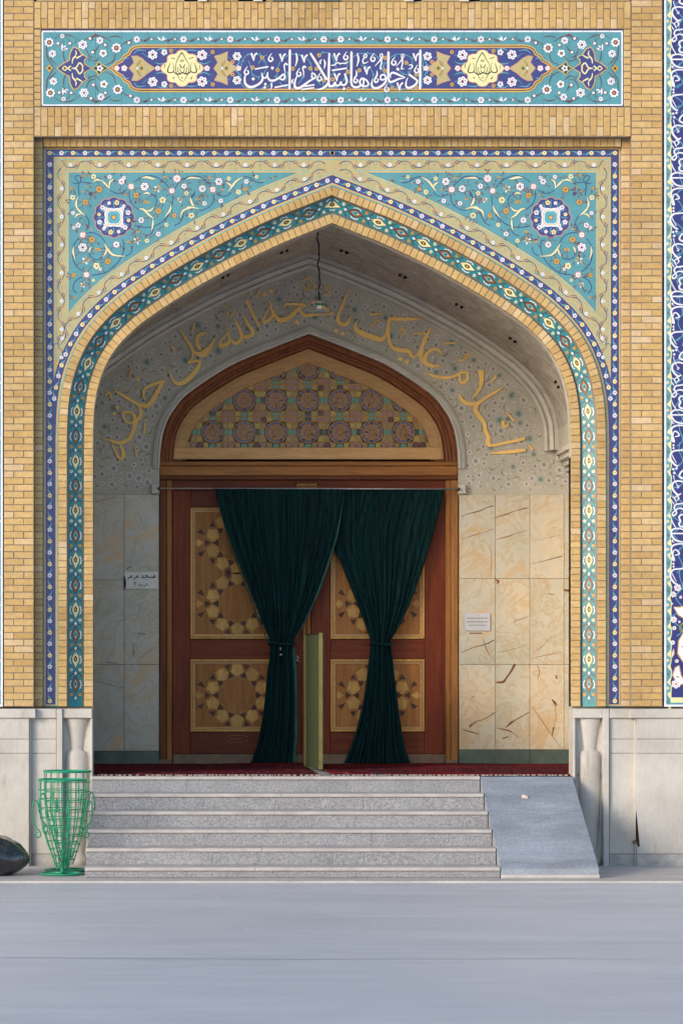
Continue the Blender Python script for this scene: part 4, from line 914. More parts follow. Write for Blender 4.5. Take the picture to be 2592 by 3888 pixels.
# ------------------------------------------------------------------ steps and ramp
SX0, SX1, RX1 = -.56, 2.715, 3.495; RUN = .284; RIS = .134; LZ = .7556; YT = 0.0
st = empty('entrance_steps', ((SX0+SX1)/2, -.7, 0), 'six grey granite steps with pale nosings leading up to the wooden doors', 'steps')
for i in range(6):
    z1 = LZ-i*RIS; yf = YT-i*RUN; x0 = SX0-.004*i*(1 if i > 1 else 0); cuts = [x0, x0+1.1+.35*((i*37) % 5)/5-.3, x0+2.15+.2*((i*53) % 5)/5, SX1]
    MB().box(x0+.01, SX1-.012, yf+.03, yf+RUN+.06, 0 if i == 5 else z1-.3, z1-.031).build('step_core', MDSH, st)
    for a, b in zip(cuts, cuts[1:]):
        MB().box(a+.0008, b-.0008, yf+.016, yf+.032, max(z1-RIS, .004) if i == 5 else z1-RIS+.001, z1-.0285, .0015).build('riser_slab', MGR, st)
    cuts = [x0, x0+1.35+.3*((i*29) % 5)/5, SX1]
    for a, b in zip(cuts, cuts[1:]):
        MB().box(a+.001, b-.001, yf, yf+RUN+.02, z1-.028, z1, .004).build('tread_slab', MNOS, st)
def ramp():
    e = empty('stone_ramp', ((SX1+RX1)/2, -.7, 0), 'sloping grey granite ramp to the right of the steps', 'ramp')
    n = 3; ys = [.02, -.26, -.55, -1.42]; zt = [.752, .615, .475, .075]
    for i in range(3):
        ya, yb = ys[i+1], ys[i]; m = MB(); x0, x1 = SX1+.006, RX1
        za, zb = zt[i+1]+(.004 if i < 2 else 0), zt[i]
        m.v = [(x0, ya+.002, 0), (x1, ya+.002, 0), (x1, yb, 0), (x0, yb, 0), (x0, ya+.002, za), (x1, ya+.002, za), (x1, yb, zb), (x0, yb, zb)]
        m.f = [(0, 1, 5, 4), (1, 2, 6, 5), (2, 3, 7, 6), (3, 0, 4, 7), (4, 5, 6, 7), (3, 2, 1, 0)]
        m.build('ramp_slab', MRS, e)
    MB().box(SX1+.006, RX1+.004, -1.455, -1.42, 0, .03, .006).build('ramp_toe', MPAV, e)
ramp()
k = empty('litter_scrap', (3.05, -.32, .6), 'small pale scrap of paper lying on the ramp', 'litter'); 
m = MB(); m.v = [(3.02, -.33, .59), (3.075, -.345, .583), (3.085, -.3, .608), (3.03, -.29, .615), (3.05, -.32, .612)]; m.f = [(0, 1, 4), (1, 2, 4), (2, 3, 4), (3, 0, 4)]; m.build('scrap', MFRI, k)
# ------------------------------------------------------------------ room behind the arch
BX = 1172.0; KB = (D+RY)/D/PPM
XL, XR = P(BX-1012, 0, RY).x, P(BX+1012, 0, RY).x
o = MB().box(XL-.1, XR+.1, .26, RY+.5, .2, LZ-.004).build('porch_floor', MDSH); o['kind'] = 'structure'
o = MB().box(SX1+.01, 3.52, .022, .259, .0, LZ-.004).build('porch_floor', MRS); o['kind'] = 'structure'
o = MB().box(XL-.1, SX1, .07+RUN-.02, .4, .2, LZ-.006).build('porch_floor', MDSH); o['kind'] = 'structure'
VCV = [(0,970),(155,1027),(340,1107),(489,1185),(600,1248),(726,1333),(800,1390),(851,1442),(890,1495),(914,1544),(930,1590),(937,1633),(940,1712)]
vq = resample(cr(VCV, 5), 60); vq = [(u, y) for u, y in vq]
def vault():
    e = empty('stone_vault', (P(BX, 0, RY).x, 1.7, P(0, 970, RY).z), 'dark stone slab vault over the porch behind the arch', 'vault')
    W = [(P(BX-u, y, RY).x, P(BX-u, y, RY).z) for u, y in reversed(vq)]+[(P(BX+u, y, RY).x, P(BX+u, y, RY).z) for u, y in vq[1:]]
    cx = P(BX, 0, RY).x
    m = MB()
    for i in range(len(W)-1):
        b = len(m.v); 
        for x, z in (W[i], W[i+1]):
            s = 1.012; m.v += [(cx+(x-cx)*s, YW1+.002, z+.03), (cx+(x-cx)*s, RY+.02, z+.03)]
        m.f.append((b, b+1, b+3, b+2))
    m.build('backing', MDRK, e)
    ns = 7; seg = [round(i*60/ns) for i in range(ns+1)]; n0 = 60
    for sg in (1, -1):
        for j, (ya, yb) in enumerate(((YW1+.004, .855), (.885, 2.11), (2.145, RY-.03))):
            sh = (3 if j % 2 else 0); cuts = sorted(set([0]+[min(60, max(0, s_+sh)) for s_ in seg]+[60]))
            for a, b_ in zip(cuts, cuts[1:]):
                if b_-a < 2: continue
                m = MB(); idx = [a+(b_-a)*t for t in (0, .34, .67, 1)]
                for ii, t in enumerate(idx):
                    lo = int(min(t, 59)); f = t-lo; u = vq[lo][0]+(vq[min(lo+1, 60)][0]-vq[lo][0])*f; y = vq[lo][1]+(vq[min(lo+1, 60)][1]-vq[lo][1])*f
                    if ii == 0 and t > 0: u += 1.2
                    p = P(BX+sg*u, y, RY); m.v += [(p.x, ya, p.z), (p.x, yb, p.z), (p.x, ya, p.z+.02), (p.x, yb, p.z+.02)]
                for i in range(3): q = i*4; m.f += [(q, q+1, q+5, q+4), (q, q+4, q+6, q+2), (q+1, q+3, q+7, q+5)]
                m.f += [(0, 2, 3, 1), (12, 13, 15, 14)]
                m.build('vault_slab', MVLT, e)
    # small dark cramp marks along the joints
    m = MB()
    for yy in (.868, 2.128):
        for sg in (1, -1):
            for t in (6, 17, 28, 39, 50):
                for d_ in (-.5, 0, .5):
                    q = vq[min(59, max(1, int(t+d_*1.2)))]; p = P(BX+sg*q[0], q[1], RY); m.box(p.x-.012, p.x+.012, yy-.06, yy+.06, p.z-.006, p.z+.012)
    o = m.build('cramp_marks', MDRK, e); o['kind'] = 'stuff'
vault()
def side_walls():
    for sg, lab in ((-1, 'left'), (1, 'right')):
        X = XL if sg < 0 else XR
        e = empty('porch_side_wall', (X, 1.7, LZ), lab+' side wall of the porch with marble slabs below a moulded cornice', 'wall', 'porch side walls')
        MB().box(X, X+sg*.15, YW1+.002, RY, LZ-.05, P(0, 1640, RY).z).build('wall_core', MPLA, e)
        zs = [P(0, v, RY).z for v in (2905, 2851, 2524, 2202, 1878)]
        MB().box(X, X-sg*.03, YW1+.01, RY-.04, zs[0], zs[1]).build('skirting', MGSK, e)
        for j in range(1, 4):
            for i in range(8):
                y0 = YW1+.01+i*.326; MB().box(X, X-sg*.022, y0+.002, y0+.324, zs[j]+.002, zs[j+1]-.002).build('marble_slab', MMAR, e)
        zc = P(0, 1712, RY).z
        for q, (o_, t_, b_) in enumerate(((.19, .00, .045), (.155, .045, .08), (.17, .08, .10), (.12, .10, .15), (.07, .15, .18), (.10, .18, .20))):
            MB().box(X, X-sg*o_, YW1+.01, RY-.01, zc-b_, zc-t_).build('cornice', MMOU, e)
        MB().box(X, X-sg*.19, YW1+.01, RY-.01, zc, P(0, 1640, RY).z+.02).build('wall_top', MPLA, e)
side_walls()
OC = [(0,1268),(96,1305),(191,1343),(287,1384),(383,1442),(466,1502),(504,1546),(535,1596),(554,1653),(563,1718),(566,1780)]
OQ = halfcurve(OC, 2906, 60, 10)
def above(m, q, cx, ytop, umax, yf):       # wall above a curve, up to ytop
    for sg in (1, -1):
        for i in range(len(q)-1):
            (u0, y0), (u1, y1) = q[i], q[i+1]
            if u1-u0 < .2: continue
            b = len(m.v); pp = [P(cx+sg*u0, y0, yf), P(cx+sg*u1, y1, yf), P(cx+sg*u1, ytop, yf), P(cx+sg*u0, ytop, yf)]
            m.v += [(p.x, yf, p.z) for p in pp]; m.f.append((b, b+1, b+2, b+3))
def profile(name, mat, parent, q, cx, prof, ybot=None, ymap=RY):    # moulding swept along a curve: prof = [(offset px, y)]
    cs = [offs(q, o_) for o_, _ in prof]; n = min(len(c) for c in cs)
    m = MB(); pts = [(-1, i) for i in range(n-1, 0, -1)]+[(1, i) for i in range(n)]
    for sg, i in pts:
        for c, (o_, yy) in zip(cs, prof): u, y = c[i]; p = P(cx+sg*u, y, ymap); m.v.append((p.x, yy, p.z))
    K = len(prof)
    for a in range(len(pts)-1):
        for j in range(K-1): b = a*K+j; m.f.append((b, b+1, b+K+1, b+K))
    return m.build(name, mat, parent)
def rear_wall():
    e = empty('plaster_tympanum', (P(BX, 0, RY).x, RY, P(0, 1878, RY).z), 'cream plaster wall with golden calligraphy curving over the doorway', 'plaster wall')
    m = MB(); above(m, OQ, BX, 900, 0, RY)
    for sg in (1, -1):
        a, b_ = P(BX+sg*566, 1878, RY), P(BX+sg*1012, 900, RY); x0, x1 = sorted((a.x, b_.x)); b = len(m.v)
        m.v += [(x0, RY, a.z), (x1, RY, a.z), (x1, RY, b_.z), (x0, RY, b_.z)]; m.f.append((b, b+1, b+2, b+3))
    m.build('plaster_ground', MPLA, e)
    profile('door_moulding', MMOU, e, [p for p in OQ if p[1] < 1850], BX, [(-28, RY), (-27, RY-.03), (-19, RY-.045), (-17, RY-.03), (-9, RY-.03), (-7, RY-.055), (0, RY-.05), (0, RY+.02)])
    for sg in (1, -1):
        a, b_ = sorted((BX+sg*567, BX+sg*596)); PB('corbel', MMOU, e, a, b_, 1838, 1874, RY-.07, RY, .006)
    vb = [p for p in vq if p[1] < 1715]
    profile('arch_moulding', MMOU, e, vb, BX, [(-4, RY-.02), (-4, RY-.16), (12, RY-.17), (14, RY-.12), (17, RY-.12), (19, RY-.14), (32, RY-.13), (33, RY-.07), (37, RY-.07), (39, RY-.09), (48, RY-.06), (49, RY)])
    # painted and carved floral ground
    t = Ink(RY); BW = C(222, 222, 222); BT = C(160, 190, 192); BN = C(142, 122, 84); TK = C(64, 54, 50)
    outer = offs(vq, 60); 
    def top_y(u):
        for i in range(len(outer)-1):
            if outer[i][0] <= u <= outer[i+1][0]: return outer[i][1]+(outer[i+1][1]-outer[i][1])*(u-outer[i][0])/((outer[i+1][0]-outer[i][0]) or 1)
        return 1720
    inn = offs(OQ, -36)
    def bot_y(u):
        for i in range(len(inn)-1):
            if inn[i][0] <= u <= inn[i+1][0]: return inn[i][1]+(inn[i+1][1]-inn[i][1])*(u-inn[i][0])/((inn[i+1][0]-inn[i][0]) or 1)
        return 1862
    pl = []; rr = random.Random(5); tries = 0
    while len(pl) < 1100 and tries < 90000:
        tries += 1; u = rr.uniform(-1005, 1005); y = rr.uniform(1020, 1862); r = rr.choice((17, 14, 12)) if tries < 9000 else rr.choice((10, 8, 7)) if tries < 50000 else 5
        if y < top_y(abs(u))+r or y > bot_y(abs(u))-r: continue
        if any((u-a)**2+(y-b)**2 < (r+c+1.5)**2 for a, b, c in pl): continue
        pl.append((u, y, r))
    for u, y, r in pl:
        X = BX+u; kd = rr.random()
        if r >= 12 and kd < .72:
            cc = BW if rr.random() < .82 else BT; t.flower(X, y, r*.95, cc, BN, 1.5, rr.choice((5, 6, 8)), out=None)
            t.stroke([(X+r*.45*cos(a), y+r*.45*sin(a)) for a in [i*pi/4 for i in range(8)]], 1.5, BN, 3.2)
        elif r >= 9 and kd < .85:
            a0 = rr.uniform(0, 6.28); t.stroke([(X+r*cos(a0+s_), y+r*sin(a0+s_)) for s_ in (0, .6, 1.2, 1.8, 2.4, 3.0)], [1.2, 3.2, 1.4], BN, 1.5, 3)
            t.leaf(X, y, a0, r, r*.45, BW, 1.7)
        elif kd < .3: t.leaf(X-r*.5, y, rr.uniform(0, 6), r*1.3, 3, TK, 1.6)
        elif kd < .6: t.leaf(X-r*.7, y, rr.uniform(0, 6), r*1.7, r*.7, BW, 1.6); t.leaf(X-r*.3, y, rr.uniform(0, 6), r, 1.6, BN, 2.2)
        else: t.disc(X, y, r*.6, BW, 1.4, 7); t.disc(X, y, r*.25, BN, 2.2, 5)
    t.build('floral_relief', e, MVP, kind='stuff')
    GD = C(248, 204, 124, 1.1); G2 = C(176, 128, 66); t = Ink(RY-.008)
    S1 = [([(606,762),(578,690),(600,620),(680,570),(822,522)],[12,26,34,38,36]),([(825,515),(760,630),(700,740),(635,815),(560,812),(480,780),(380,720),(235,635)],[40,52,56,58,44,36,36,14]),([(520,800),(552,890),(535,960),(490,1010),(465,1100),(430,1190),(370,1240),(280,1260),(200,1232),(108,1212)],[28,40,44,46,46,46,46,40,28,8]),([(480,1010),(400,1020),(350,965),(345,905),(400,893),(460,915),(478,960),(470,1005)],[30,24,28,36,26,36,44,40]),([(208,1258),(245,1360),(300,1445),(335,1430),(345,1370),(322,1315),(298,1280)],[14,22,30,44,48,34,16]),([(880,388),(918,495),(990,555),(1090,520),(1190,420),(1252,315),(1220,285),(1108,310)],[10,26,46,56,52,40,34,26]),dia(515,500,30),dia(270,835,30),dia(230,910,28),([(442,365),(410,485)],[10,24]),([(600,1008),(590,1152)],[16,26]),([(482,1295),(500,1428)],[16,24]),([(130,705),(165,662),(192,690),(198,738)],[14,30,22,14]),([(905,105),(955,180)],[16,24])]
    S2 = [([(8,598),(80,710),(150,820),(168,862)],[14,26,32,34]),([(335,645),(262,650),(215,700),(222,780),(262,845)],[14,34,36,36,30]),([(160,855),(230,892),(300,885),(370,810),(432,695)],[20,46,84,52,6]),([(165,862),(158,940),(105,1000)],[22,26,24]),([(800,245),(860,380),(920,500),(972,615)],[36,34,28,10]),([(772,440),(820,540),(878,620),(860,672),(800,690),(752,680)],[20,34,44,46,44,24]),([(668,490),(712,580),(745,665),(735,722),(680,762),(622,735),(600,700)],[14,30,42,46,42,34,24]),([(580,570),(592,680),(602,735),(560,780),(492,800),(497,742),(540,685),(590,632)],[12,24,38,46,44,28,20,14]),([(570,395),(585,440),(620,440),(632,410),(660,420),(650,365)],14),([(1075,250),(1100,350),(1140,430),(1200,490),(1290,472),(1380,395),(1450,335)],[12,26,38,56,56,48,36]),([(1245,330),(1270,298),(1380,300),(1500,312),(1440,345)],[14,22,30,28,10]),([(1085,330),(1040,400),(998,510),(1060,492),(1110,440),(1112,380)],[14,20,34,36,36,20]),([(1440,370),(1480,430),(1540,435),(1600,425)],[26,38,40,34]),dia(1405,515,34),dia(1020,185,34),dia(1100,145,34),([(968,115),(915,222)],[18,26]),([(190,518),(150,645)],[14,22]),([(548,300),(578,345)],[14,20]),([(845,150),(850,200)],[16,14])]
    S3 = [([(130,358),(160,328),(210,335),(280,400),(335,440)],[20,18,22,36,30]),([(150,490),(230,482),(310,472),(392,472)],[32,24,30,34]),([(576,188),(520,330),(462,470),(445,550),(490,602),(560,592),(602,498)],[14,32,36,46,50,40,14]),dia(425,678,32),dia(500,710,32),([(682,550),(650,620),(680,680),(780,730),(880,762),(960,782),(1018,725),(1045,600),(1058,545)],[10,40,56,62,64,56,36,36,36]),([(1045,545),(1080,537),(1250,540),(1435,533)],[24,44,36,12]),([(1046,620),(1052,780),(1092,872),(1180,908),(1295,918)],[36,36,48,54,54]),([(1295,915),(1322,980),(1370,982),(1420,925),(1480,800),(1552,648)],[40,30,26,32,34,12]),dia(1190,1010,34),dia(1265,1047,34),([(1420,925),(1440,1020),(1520,1082),(1575,1090)],[40,48,48,46]),([(820,483),(968,474)],[14,24]),([(1338,718),(1488,704)],[14,24]),([(1180,655),(1240,668),(1232,710),(1182,726)],[14,20,20,12]),([(820,595),(845,615),(880,600),(900,560),(940,565)],16),([(270,250),(330,230),(350,180),(325,150),(310,200)],[10,16,18,16,12]),([(20,85),(120,35)],[14,24]),([(45,120),(50,180),(100,175),(105,130),(155,120),(158,185),(105,190)],14)]
    S4 = [([(203,290),(172,238),(112,225),(52,270),(28,335),(60,380),(120,396),(190,386)],[8,24,28,30,44,32,26,20]),([(22,455),(120,490),(230,510),(330,490),(392,458),(450,460),(452,520),(405,562),(375,530),(380,480)],[8,26,34,28,26,26,28,28,26,22]),([(585,432),(592,520),(570,620),(500,718)],[58,46,32,12]),([(365,658),(400,732),(470,768),(560,755),(660,692),(797,612)],[12,36,40,34,30,14]),([(572,752),(530,812),(560,880),(618,960),(628,1030),(660,1100),(655,1155),(700,1180),(850,1150),(1020,1112)],[30,46,46,36,40,36,46,30,28,30]),([(680,1258),(850,1245),(1030,1225)],[12,32,30]),([(1055,1172),(1102,1225)],[12,22]),([(735,490),(685,562)],[24,12]),([(358,335),(420,330),(470,288),(440,275),(430,305)],[10,14,18,18,14]),([(800,935),(812,990),(845,985),(862,950)],[30,30,24,12]),([(838,848),(915,938)],[12,20]),([(225,168),(330,162)],[12,22]),([(0,300),(15,150),(85,20)],[26,26,12])]
    for src, ox, oy, k in ((S1, 360, 1280, 3.136), (S2, 680, 1060, 3.136), (S3, 1140, 1040, 3.136), (S4, 1600, 1240, 2.6133)):
        draw(t, src, ox, oy, k, GD, 2.0, 1.0, thick=.010)
    t.build('golden_calligraphy', e, MVP)
rear_wall()
def marble():
    for sg, lab, cols in ((-1, 'left', [160, 230, 355, 472, 604]), (1, 'right', [1742, 1879, 2010, 2140, 2184])):
        e = empty('marble_wall', (P((cols[0]+cols[-1])/2, 0, RY).x, RY, LZ), 'veined marble slabs on the rear wall '+lab+' of the doors'+(' with strong brown veins' if sg > 0 else ' in cool shade'), 'marble wall', 'marble walls beside the doors')
        PB('backing', MDSH, e, cols[0], cols[-1], 1878, 2906, RY, RY+.05, 0)
        rows = [1878, 2202 if sg < 0 else 2197, 2523, 2851 if sg < 0 else 2846]
        for r0, r1 in zip(rows, rows[1:]):
            for c0, c1 in zip(cols, cols[1:]): PB('marble_slab', MMAR if sg > 0 else MMAR_SHADE, e, c0+.7, c1-.7, r0+.7, r1-.7, RY-.022+R()*.002, RY-.001, .0015)
        for c0, c1 in zip(cols[::2], cols[2::2]): PB('skirting', MGSK, e, c0+.5, c1-.5, rows[-1]+.6, 2907, RY-.03, RY-.001, .002)
marble()
def veins():
    for sg, e in ((1, bpy.data.objects['marble_wall.001']),):
        t = Ink(RY-.0225); V = C(134, 88, 66); V2 = C(168, 126, 92); V3 = C(140, 128, 108)
        A = [([(98,455),(150,436),(220,418),(270,396),(312,384)],[3,5,8,5,11],V),([(320,463),(400,440),(450,420),(537,398)],[3,9,5,8],V),([(102,606),(180,580),(250,560),(310,538)],[2,6,3,7],V2),([(328,606),(400,590),(460,568),(537,545)],[3,9,5,4],V2),([(552,772),(640,750),(700,735),(768,716)],[3,5,8,9],V3),([(600,612),(690,592),(765,575)],[1,4,2],V2),([(100,1356),(180,1322),(260,1300),(318,1272)],[4,5,9,8],V),([(440,1152),(490,1135),(541,1118)],[2,7,4],V2),([(330,1552),(378,1548),(400,1520),(430,1478),(456,1430)],[12,20,13,16,20],V),([(330,1356),(430,1335),(541,1303)],[2,4,2],V2),([(556,1396),(660,1372),(772,1352)],[2,5,3],V2),([(328,872),(346,884),(338,900)],[9,18,6],V),([(778,940),(812,946)],[14,20],V),([(668,965),(690,968),(722,974)],[3,7,3],V),([(654,880),(674,925),(680,962)],[2,3,2],V2),([(245,1260),(262,1320),(300,1390)],[4,9,3],V2),([(290,640),(300,720),(296,860)],[2,3,2],V2),([(700,1240),(640,1310),(580,1350)],[2,4,2],V2)]
        for q, w_, c in A: t.stroke([(1692+x/1.742, 1700+y/1.742) for x, y in q], [v/1.742*.8 for v in w_], c, .5)
        B_ = [([(296,408),(330,380),(390,358),(446,322)],[16,7,5,8],V),([(252,424),(300,436),(352,450)],[3,9,6],V),([(512,412),(545,382),(570,366),(652,320)],[6,16,7,5],V),([(460,416),(525,428),(560,448),(592,474)],[4,10,4,2],V),([(494,476),(526,466)],[7,9],V),([(664,284),(720,360),(784,456),(842,532)],[2,5,4,3],V2),([(786,245),(806,266),(812,282)],[8,18,6],V),([(788,460),(796,410)],[5,12],V),([(812,100),(814,122)],[10,12],V),([(700,40),(712,80),(700,130)],[2,5,2],V2),([(806,280),(810,350),(800,420)],[3,2,3],V2),([(300,245),(325,222)],[3,7],V3)]
        for q, w_, c in B_: t.stroke([(1592+x/1.568, 2500+y/1.568) for x, y in q], [v/1.568*.8 for v in w_], c, .5)
        t.build('stone_veins', e, MVP, kind='stuff')
    t = Ink(RY-.0225); e = bpy.data.objects['marble_wall']
    for q, w_, c in (([(800,1985),(900,2005),(1000,2035),(1050,2042)],[2,4,3,4],C(130,122,112)),([(805,465),(900,438),(1000,420)],[3,5,2],C(150,134,120)),([(1140,1345),(1215,1340)],[4,2],C(158,142,118)),([(1172,1580),(1240,1584)],[10,7],C(156,132,112)),([(1330,1690),(1250,1740),(1160,1820)],[3,6,3],C(190,150,96)),([(1130,1660),(1140,1740),(1120,1790)],[6,12,4],C(190,150,96)),([(1075,1030),(1120,1010)],[8,12],C(150,130,112)),([(900,1820),(1000,1835)],[10,5],C(168,140,116))):
        t.stroke([(x/2.24, 1700+y/2.24) for x, y in q], [v/2.24 for v in w_], c, .5)
    t.build('stone_veins', e, MVP, kind='stuff')
veins()
# ------------------------------------------------------------------ doorway: frame, stained fanlight, doors
def doorway():
    e = empty('door_frame', (P(BX, 0, RY).x, RY+.05, LZ), 'arched walnut door frame with a pale inner frame round the fanlight', 'door frame')
    profile('arch_frame', MWD, e, [p for p in OQ if p[1] < 1760], BX, [(-1, RY+.03), (0, RY+.02), (8, RY+.012), (20, RY+.02), (24, RY+.045), (33, RY+.05), (35, RY+.035), (44, RY+.04), (48, RY+.07), (49, RY+.09)])
    for sg in (-1, 1):
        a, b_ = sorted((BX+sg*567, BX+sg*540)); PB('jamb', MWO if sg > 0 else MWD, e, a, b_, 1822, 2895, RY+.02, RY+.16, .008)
        a, b_ = sorted((BX+sg*539, BX+sg*519)); PB('jamb', MWO, e, a, b_, 1822, 2895, RY+.04, RY+.16, .006)
        a, b_ = sorted((BX+sg*567, BX+sg*519)); PB('plinth_block', MKICK, e, a, b_, 2884, 2907, RY+.005, RY+.16, .004)
    PB('rail', MWOX, e, 606, 1738, 1752, 1768, RY+.01, RY+.16, .006); PB('rail', MWOX, e, 606, 1738, 1769, 1806, RY+.025, RY+.16, .008); PB('rail', MWDX, e, 606, 1738, 1807, 1821, RY+.005, RY+.16, .006)
    PB('transom', MWRX, e, 653, 1691, 1822, 1862, RY+.07, RY+.16, .002)
    PB('corner_block', MWDX, e, 650, 690, 1730, 1752, RY+.08, RY+.15, 0); PB('corner_block', MWDX, e, 1650, 1700, 1730, 1752, RY+.08, RY+.15, 0)
    q = [p for p in OQ if p[1] < 1745]
    profile('inner_frame', MWT, e, q, BX, [(49, RY+.10), (50, RY+.075), (66, RY+.07), (80, RY+.075), (98, RY+.095), (99, RY+.13)])
    PB('inner_sill', MWT, e, 661, 1675, 1699, 1744, RY+.068, RY+.15, .006)
    k = MB(); above(k, OQ, BX, 900, 0, RY+.3); 
    pa, pb = P(560, 2906, RY+.2), P(1790, 1240, RY+.2); MB().box(pa.x, pb.x, RY+.21, RY+.24, LZ, pb.z).build('dark_backing', MDRK, e)
    f = empty('fanlight', (P(BX, 0, RY).x, RY+.12, P(0, 1700, RY).z), 'arched fanlight of small stained glass panes in wooden lattice rosettes', 'stained glass window')
    lim = offs(OQ, 96)
    def inside(x, y, mrg=0):
        u = abs(x-BX)
        if y > 1700: return False
        for i in range(len(lim)-1):
            if lim[i][0] <= u <= lim[i+1][0]: return y > lim[i][1]+(lim[i+1][1]-lim[i][1])*(u-lim[i][0])/((lim[i+1][0]-lim[i][0]) or 1)-6+mrg
        return False
    yg = RY+.118; ym = RY+.112
    GC = {'b': C(92, 88, 140), 'n': C(34, 28, 84), 'p': C(164, 112, 90), 't': C(96, 150, 126), 'y': C(176, 140, 72), 'r': C(96, 30, 24), 'o': C(160, 128, 66), 'Y': C(190, 160, 60), 'g': C(40, 66, 50)}
    rr = random.Random(11); panes = []
    def pane(pts, c):
        cx = sum(p[0] for p in pts)/len(pts); cy = sum(p[1] for p in pts)/len(pts)
        if inside(cx, cy): panes.append((pts, c))
    bars = []
    S = 120.6; HH = 60.3
    def pk(l): return GC[rr.choice(l)]
    for i in range(-6, 7):
        for j in range(0, 4):
            cx = BX-3+i*S; cy = 1641-j*S+(0)
            if cy < 1330: continue
            for a in range(12):
                a0, a1 = 2*pi*a/12+pi/12, 2*pi*(a+1)/12+pi/12; g_ = .05
                q = lambda r, t: (cx+r*cos(t), cy+r*sin(t))
                pane([q(29, a0+g_), q(41, a0+g_), q(41, a1-g_), q(29, a1-g_)], pk('bbbbbn'))
                pane([q(13, a0+.12), q(27, a0+g_), q(27, a1-g_), q(13, a1-.12)], pk('pppppppr'))
                bars.append([q(9, a0), q(43, a0)])
            for rad in (28, 42.5): bars.append([(cx+rad*cos(t), cy+rad*sin(t)) for t in [2*pi*s_/16 for s_ in range(17)]])
            # lattice between the circles
            pane([(cx+11*cos(a), cy+11*sin(a)) for a in [2*pi*i_/10 for i_ in range(10)]], GC['p'])
            for sx in (-1, 1):
                pane([(cx+sx*45, cy-12), (cx+sx*59, cy-12), (cx+sx*59, cy+12), (cx+sx*45, cy+12)], pk('tttttg'))
                pane([(cx-12, cy+sx*45), (cx+12, cy+sx*45), (cx+12, cy+sx*59), (cx-12, cy+sx*59)], pk('tttttg'))
                for sy in (-1, 1):
                    pane([(cx+sx*43, cy+sy*15), (cx+sx*59, cy+sy*15), (cx+sx*59, cy+sy*35), (cx+sx*36, cy+sy*33)], pk('oyooyY'))
                    pane([(cx+sx*15, cy+sy*43), (cx+sx*15, cy+sy*59), (cx+sx*35, cy+sy*59), (cx+sx*33, cy+sy*37)], pk('oyooyY'))
                    pane([(cx+sx*38, cy+sy*38), (cx+sx*59, cy+sy*38), (cx+sx*59, cy+sy*59), (cx+sx*38, cy+sy*59)], pk('pppppr'))
                    bars.append([(cx+sx*43, cy+sy*13.5), (cx+sx*60, cy+sy*13.5)]); bars.append([(cx+sx*13.5, cy+sy*43), (cx+sx*13.5, cy+sy*60)])
                    bars.append([(cx+sx*34, cy+sy*35), (cx+sx*60.3, cy+sy*36.5)]); bars.append([(cx+sx*35, cy+sy*34), (cx+sx*36.5, cy+sy*60.3)])
            bars.append([(cx-60.3, cy-60.3), (cx+60.3, cy-60.3)]); bars.append([(cx-60.3, cy-60.3), (cx-60.3, cy+60.3)])
    panes.sort(key=lambda p: -abs((p[0][0][0]-p[0][2][0])*(p[0][0][1]-p[0][2][1])))
    rest = Ink(yg)
    for n_, (pts, c) in enumerate(panes):
        if n_ < 290: k = Ink(yg+rr.uniform(-.001, .001)); k.poly(pts, c, 0); k.build('pane', f, MG)
        else: rest.n = 0; rest.poly(pts, c, 0)
    if rest.f: rest.build('small_panes', f, MG, kind='stuff')
    t = Ink(ym)
    WB = C(206, 154, 88)
    for q in bars:
        run = []
        dq = []
        for a, b_ in zip(q, q[1:]):
            m_ = max(1, int(hypot(b_[0]-a[0], b_[1]-a[1])/12)); dq += [(a[0]+(b_[0]-a[0])*s_/m_, a[1]+(b_[1]-a[1])*s_/m_) for s_ in range(m_)]
        dq.append(q[-1])
        for p in dq+[None]:
            if p is not None and inside(*p, -4): run.append(p)
            else:
                if len(run) > 1: t.stroke(run, 2.8, WB, 0, smooth=False, thick=.004)
                run = []
    t.build('lattice_bars', f, MVP, kind='stuff')
    pa, pb = P(700, 1700, yg), P(1650, 1370, yg)
    PB('backing_pane', MDRK, f, 690, 1655, 1360, 1700, yg+.006, yg+.02, 0)
doorway()
DY = RY+.10
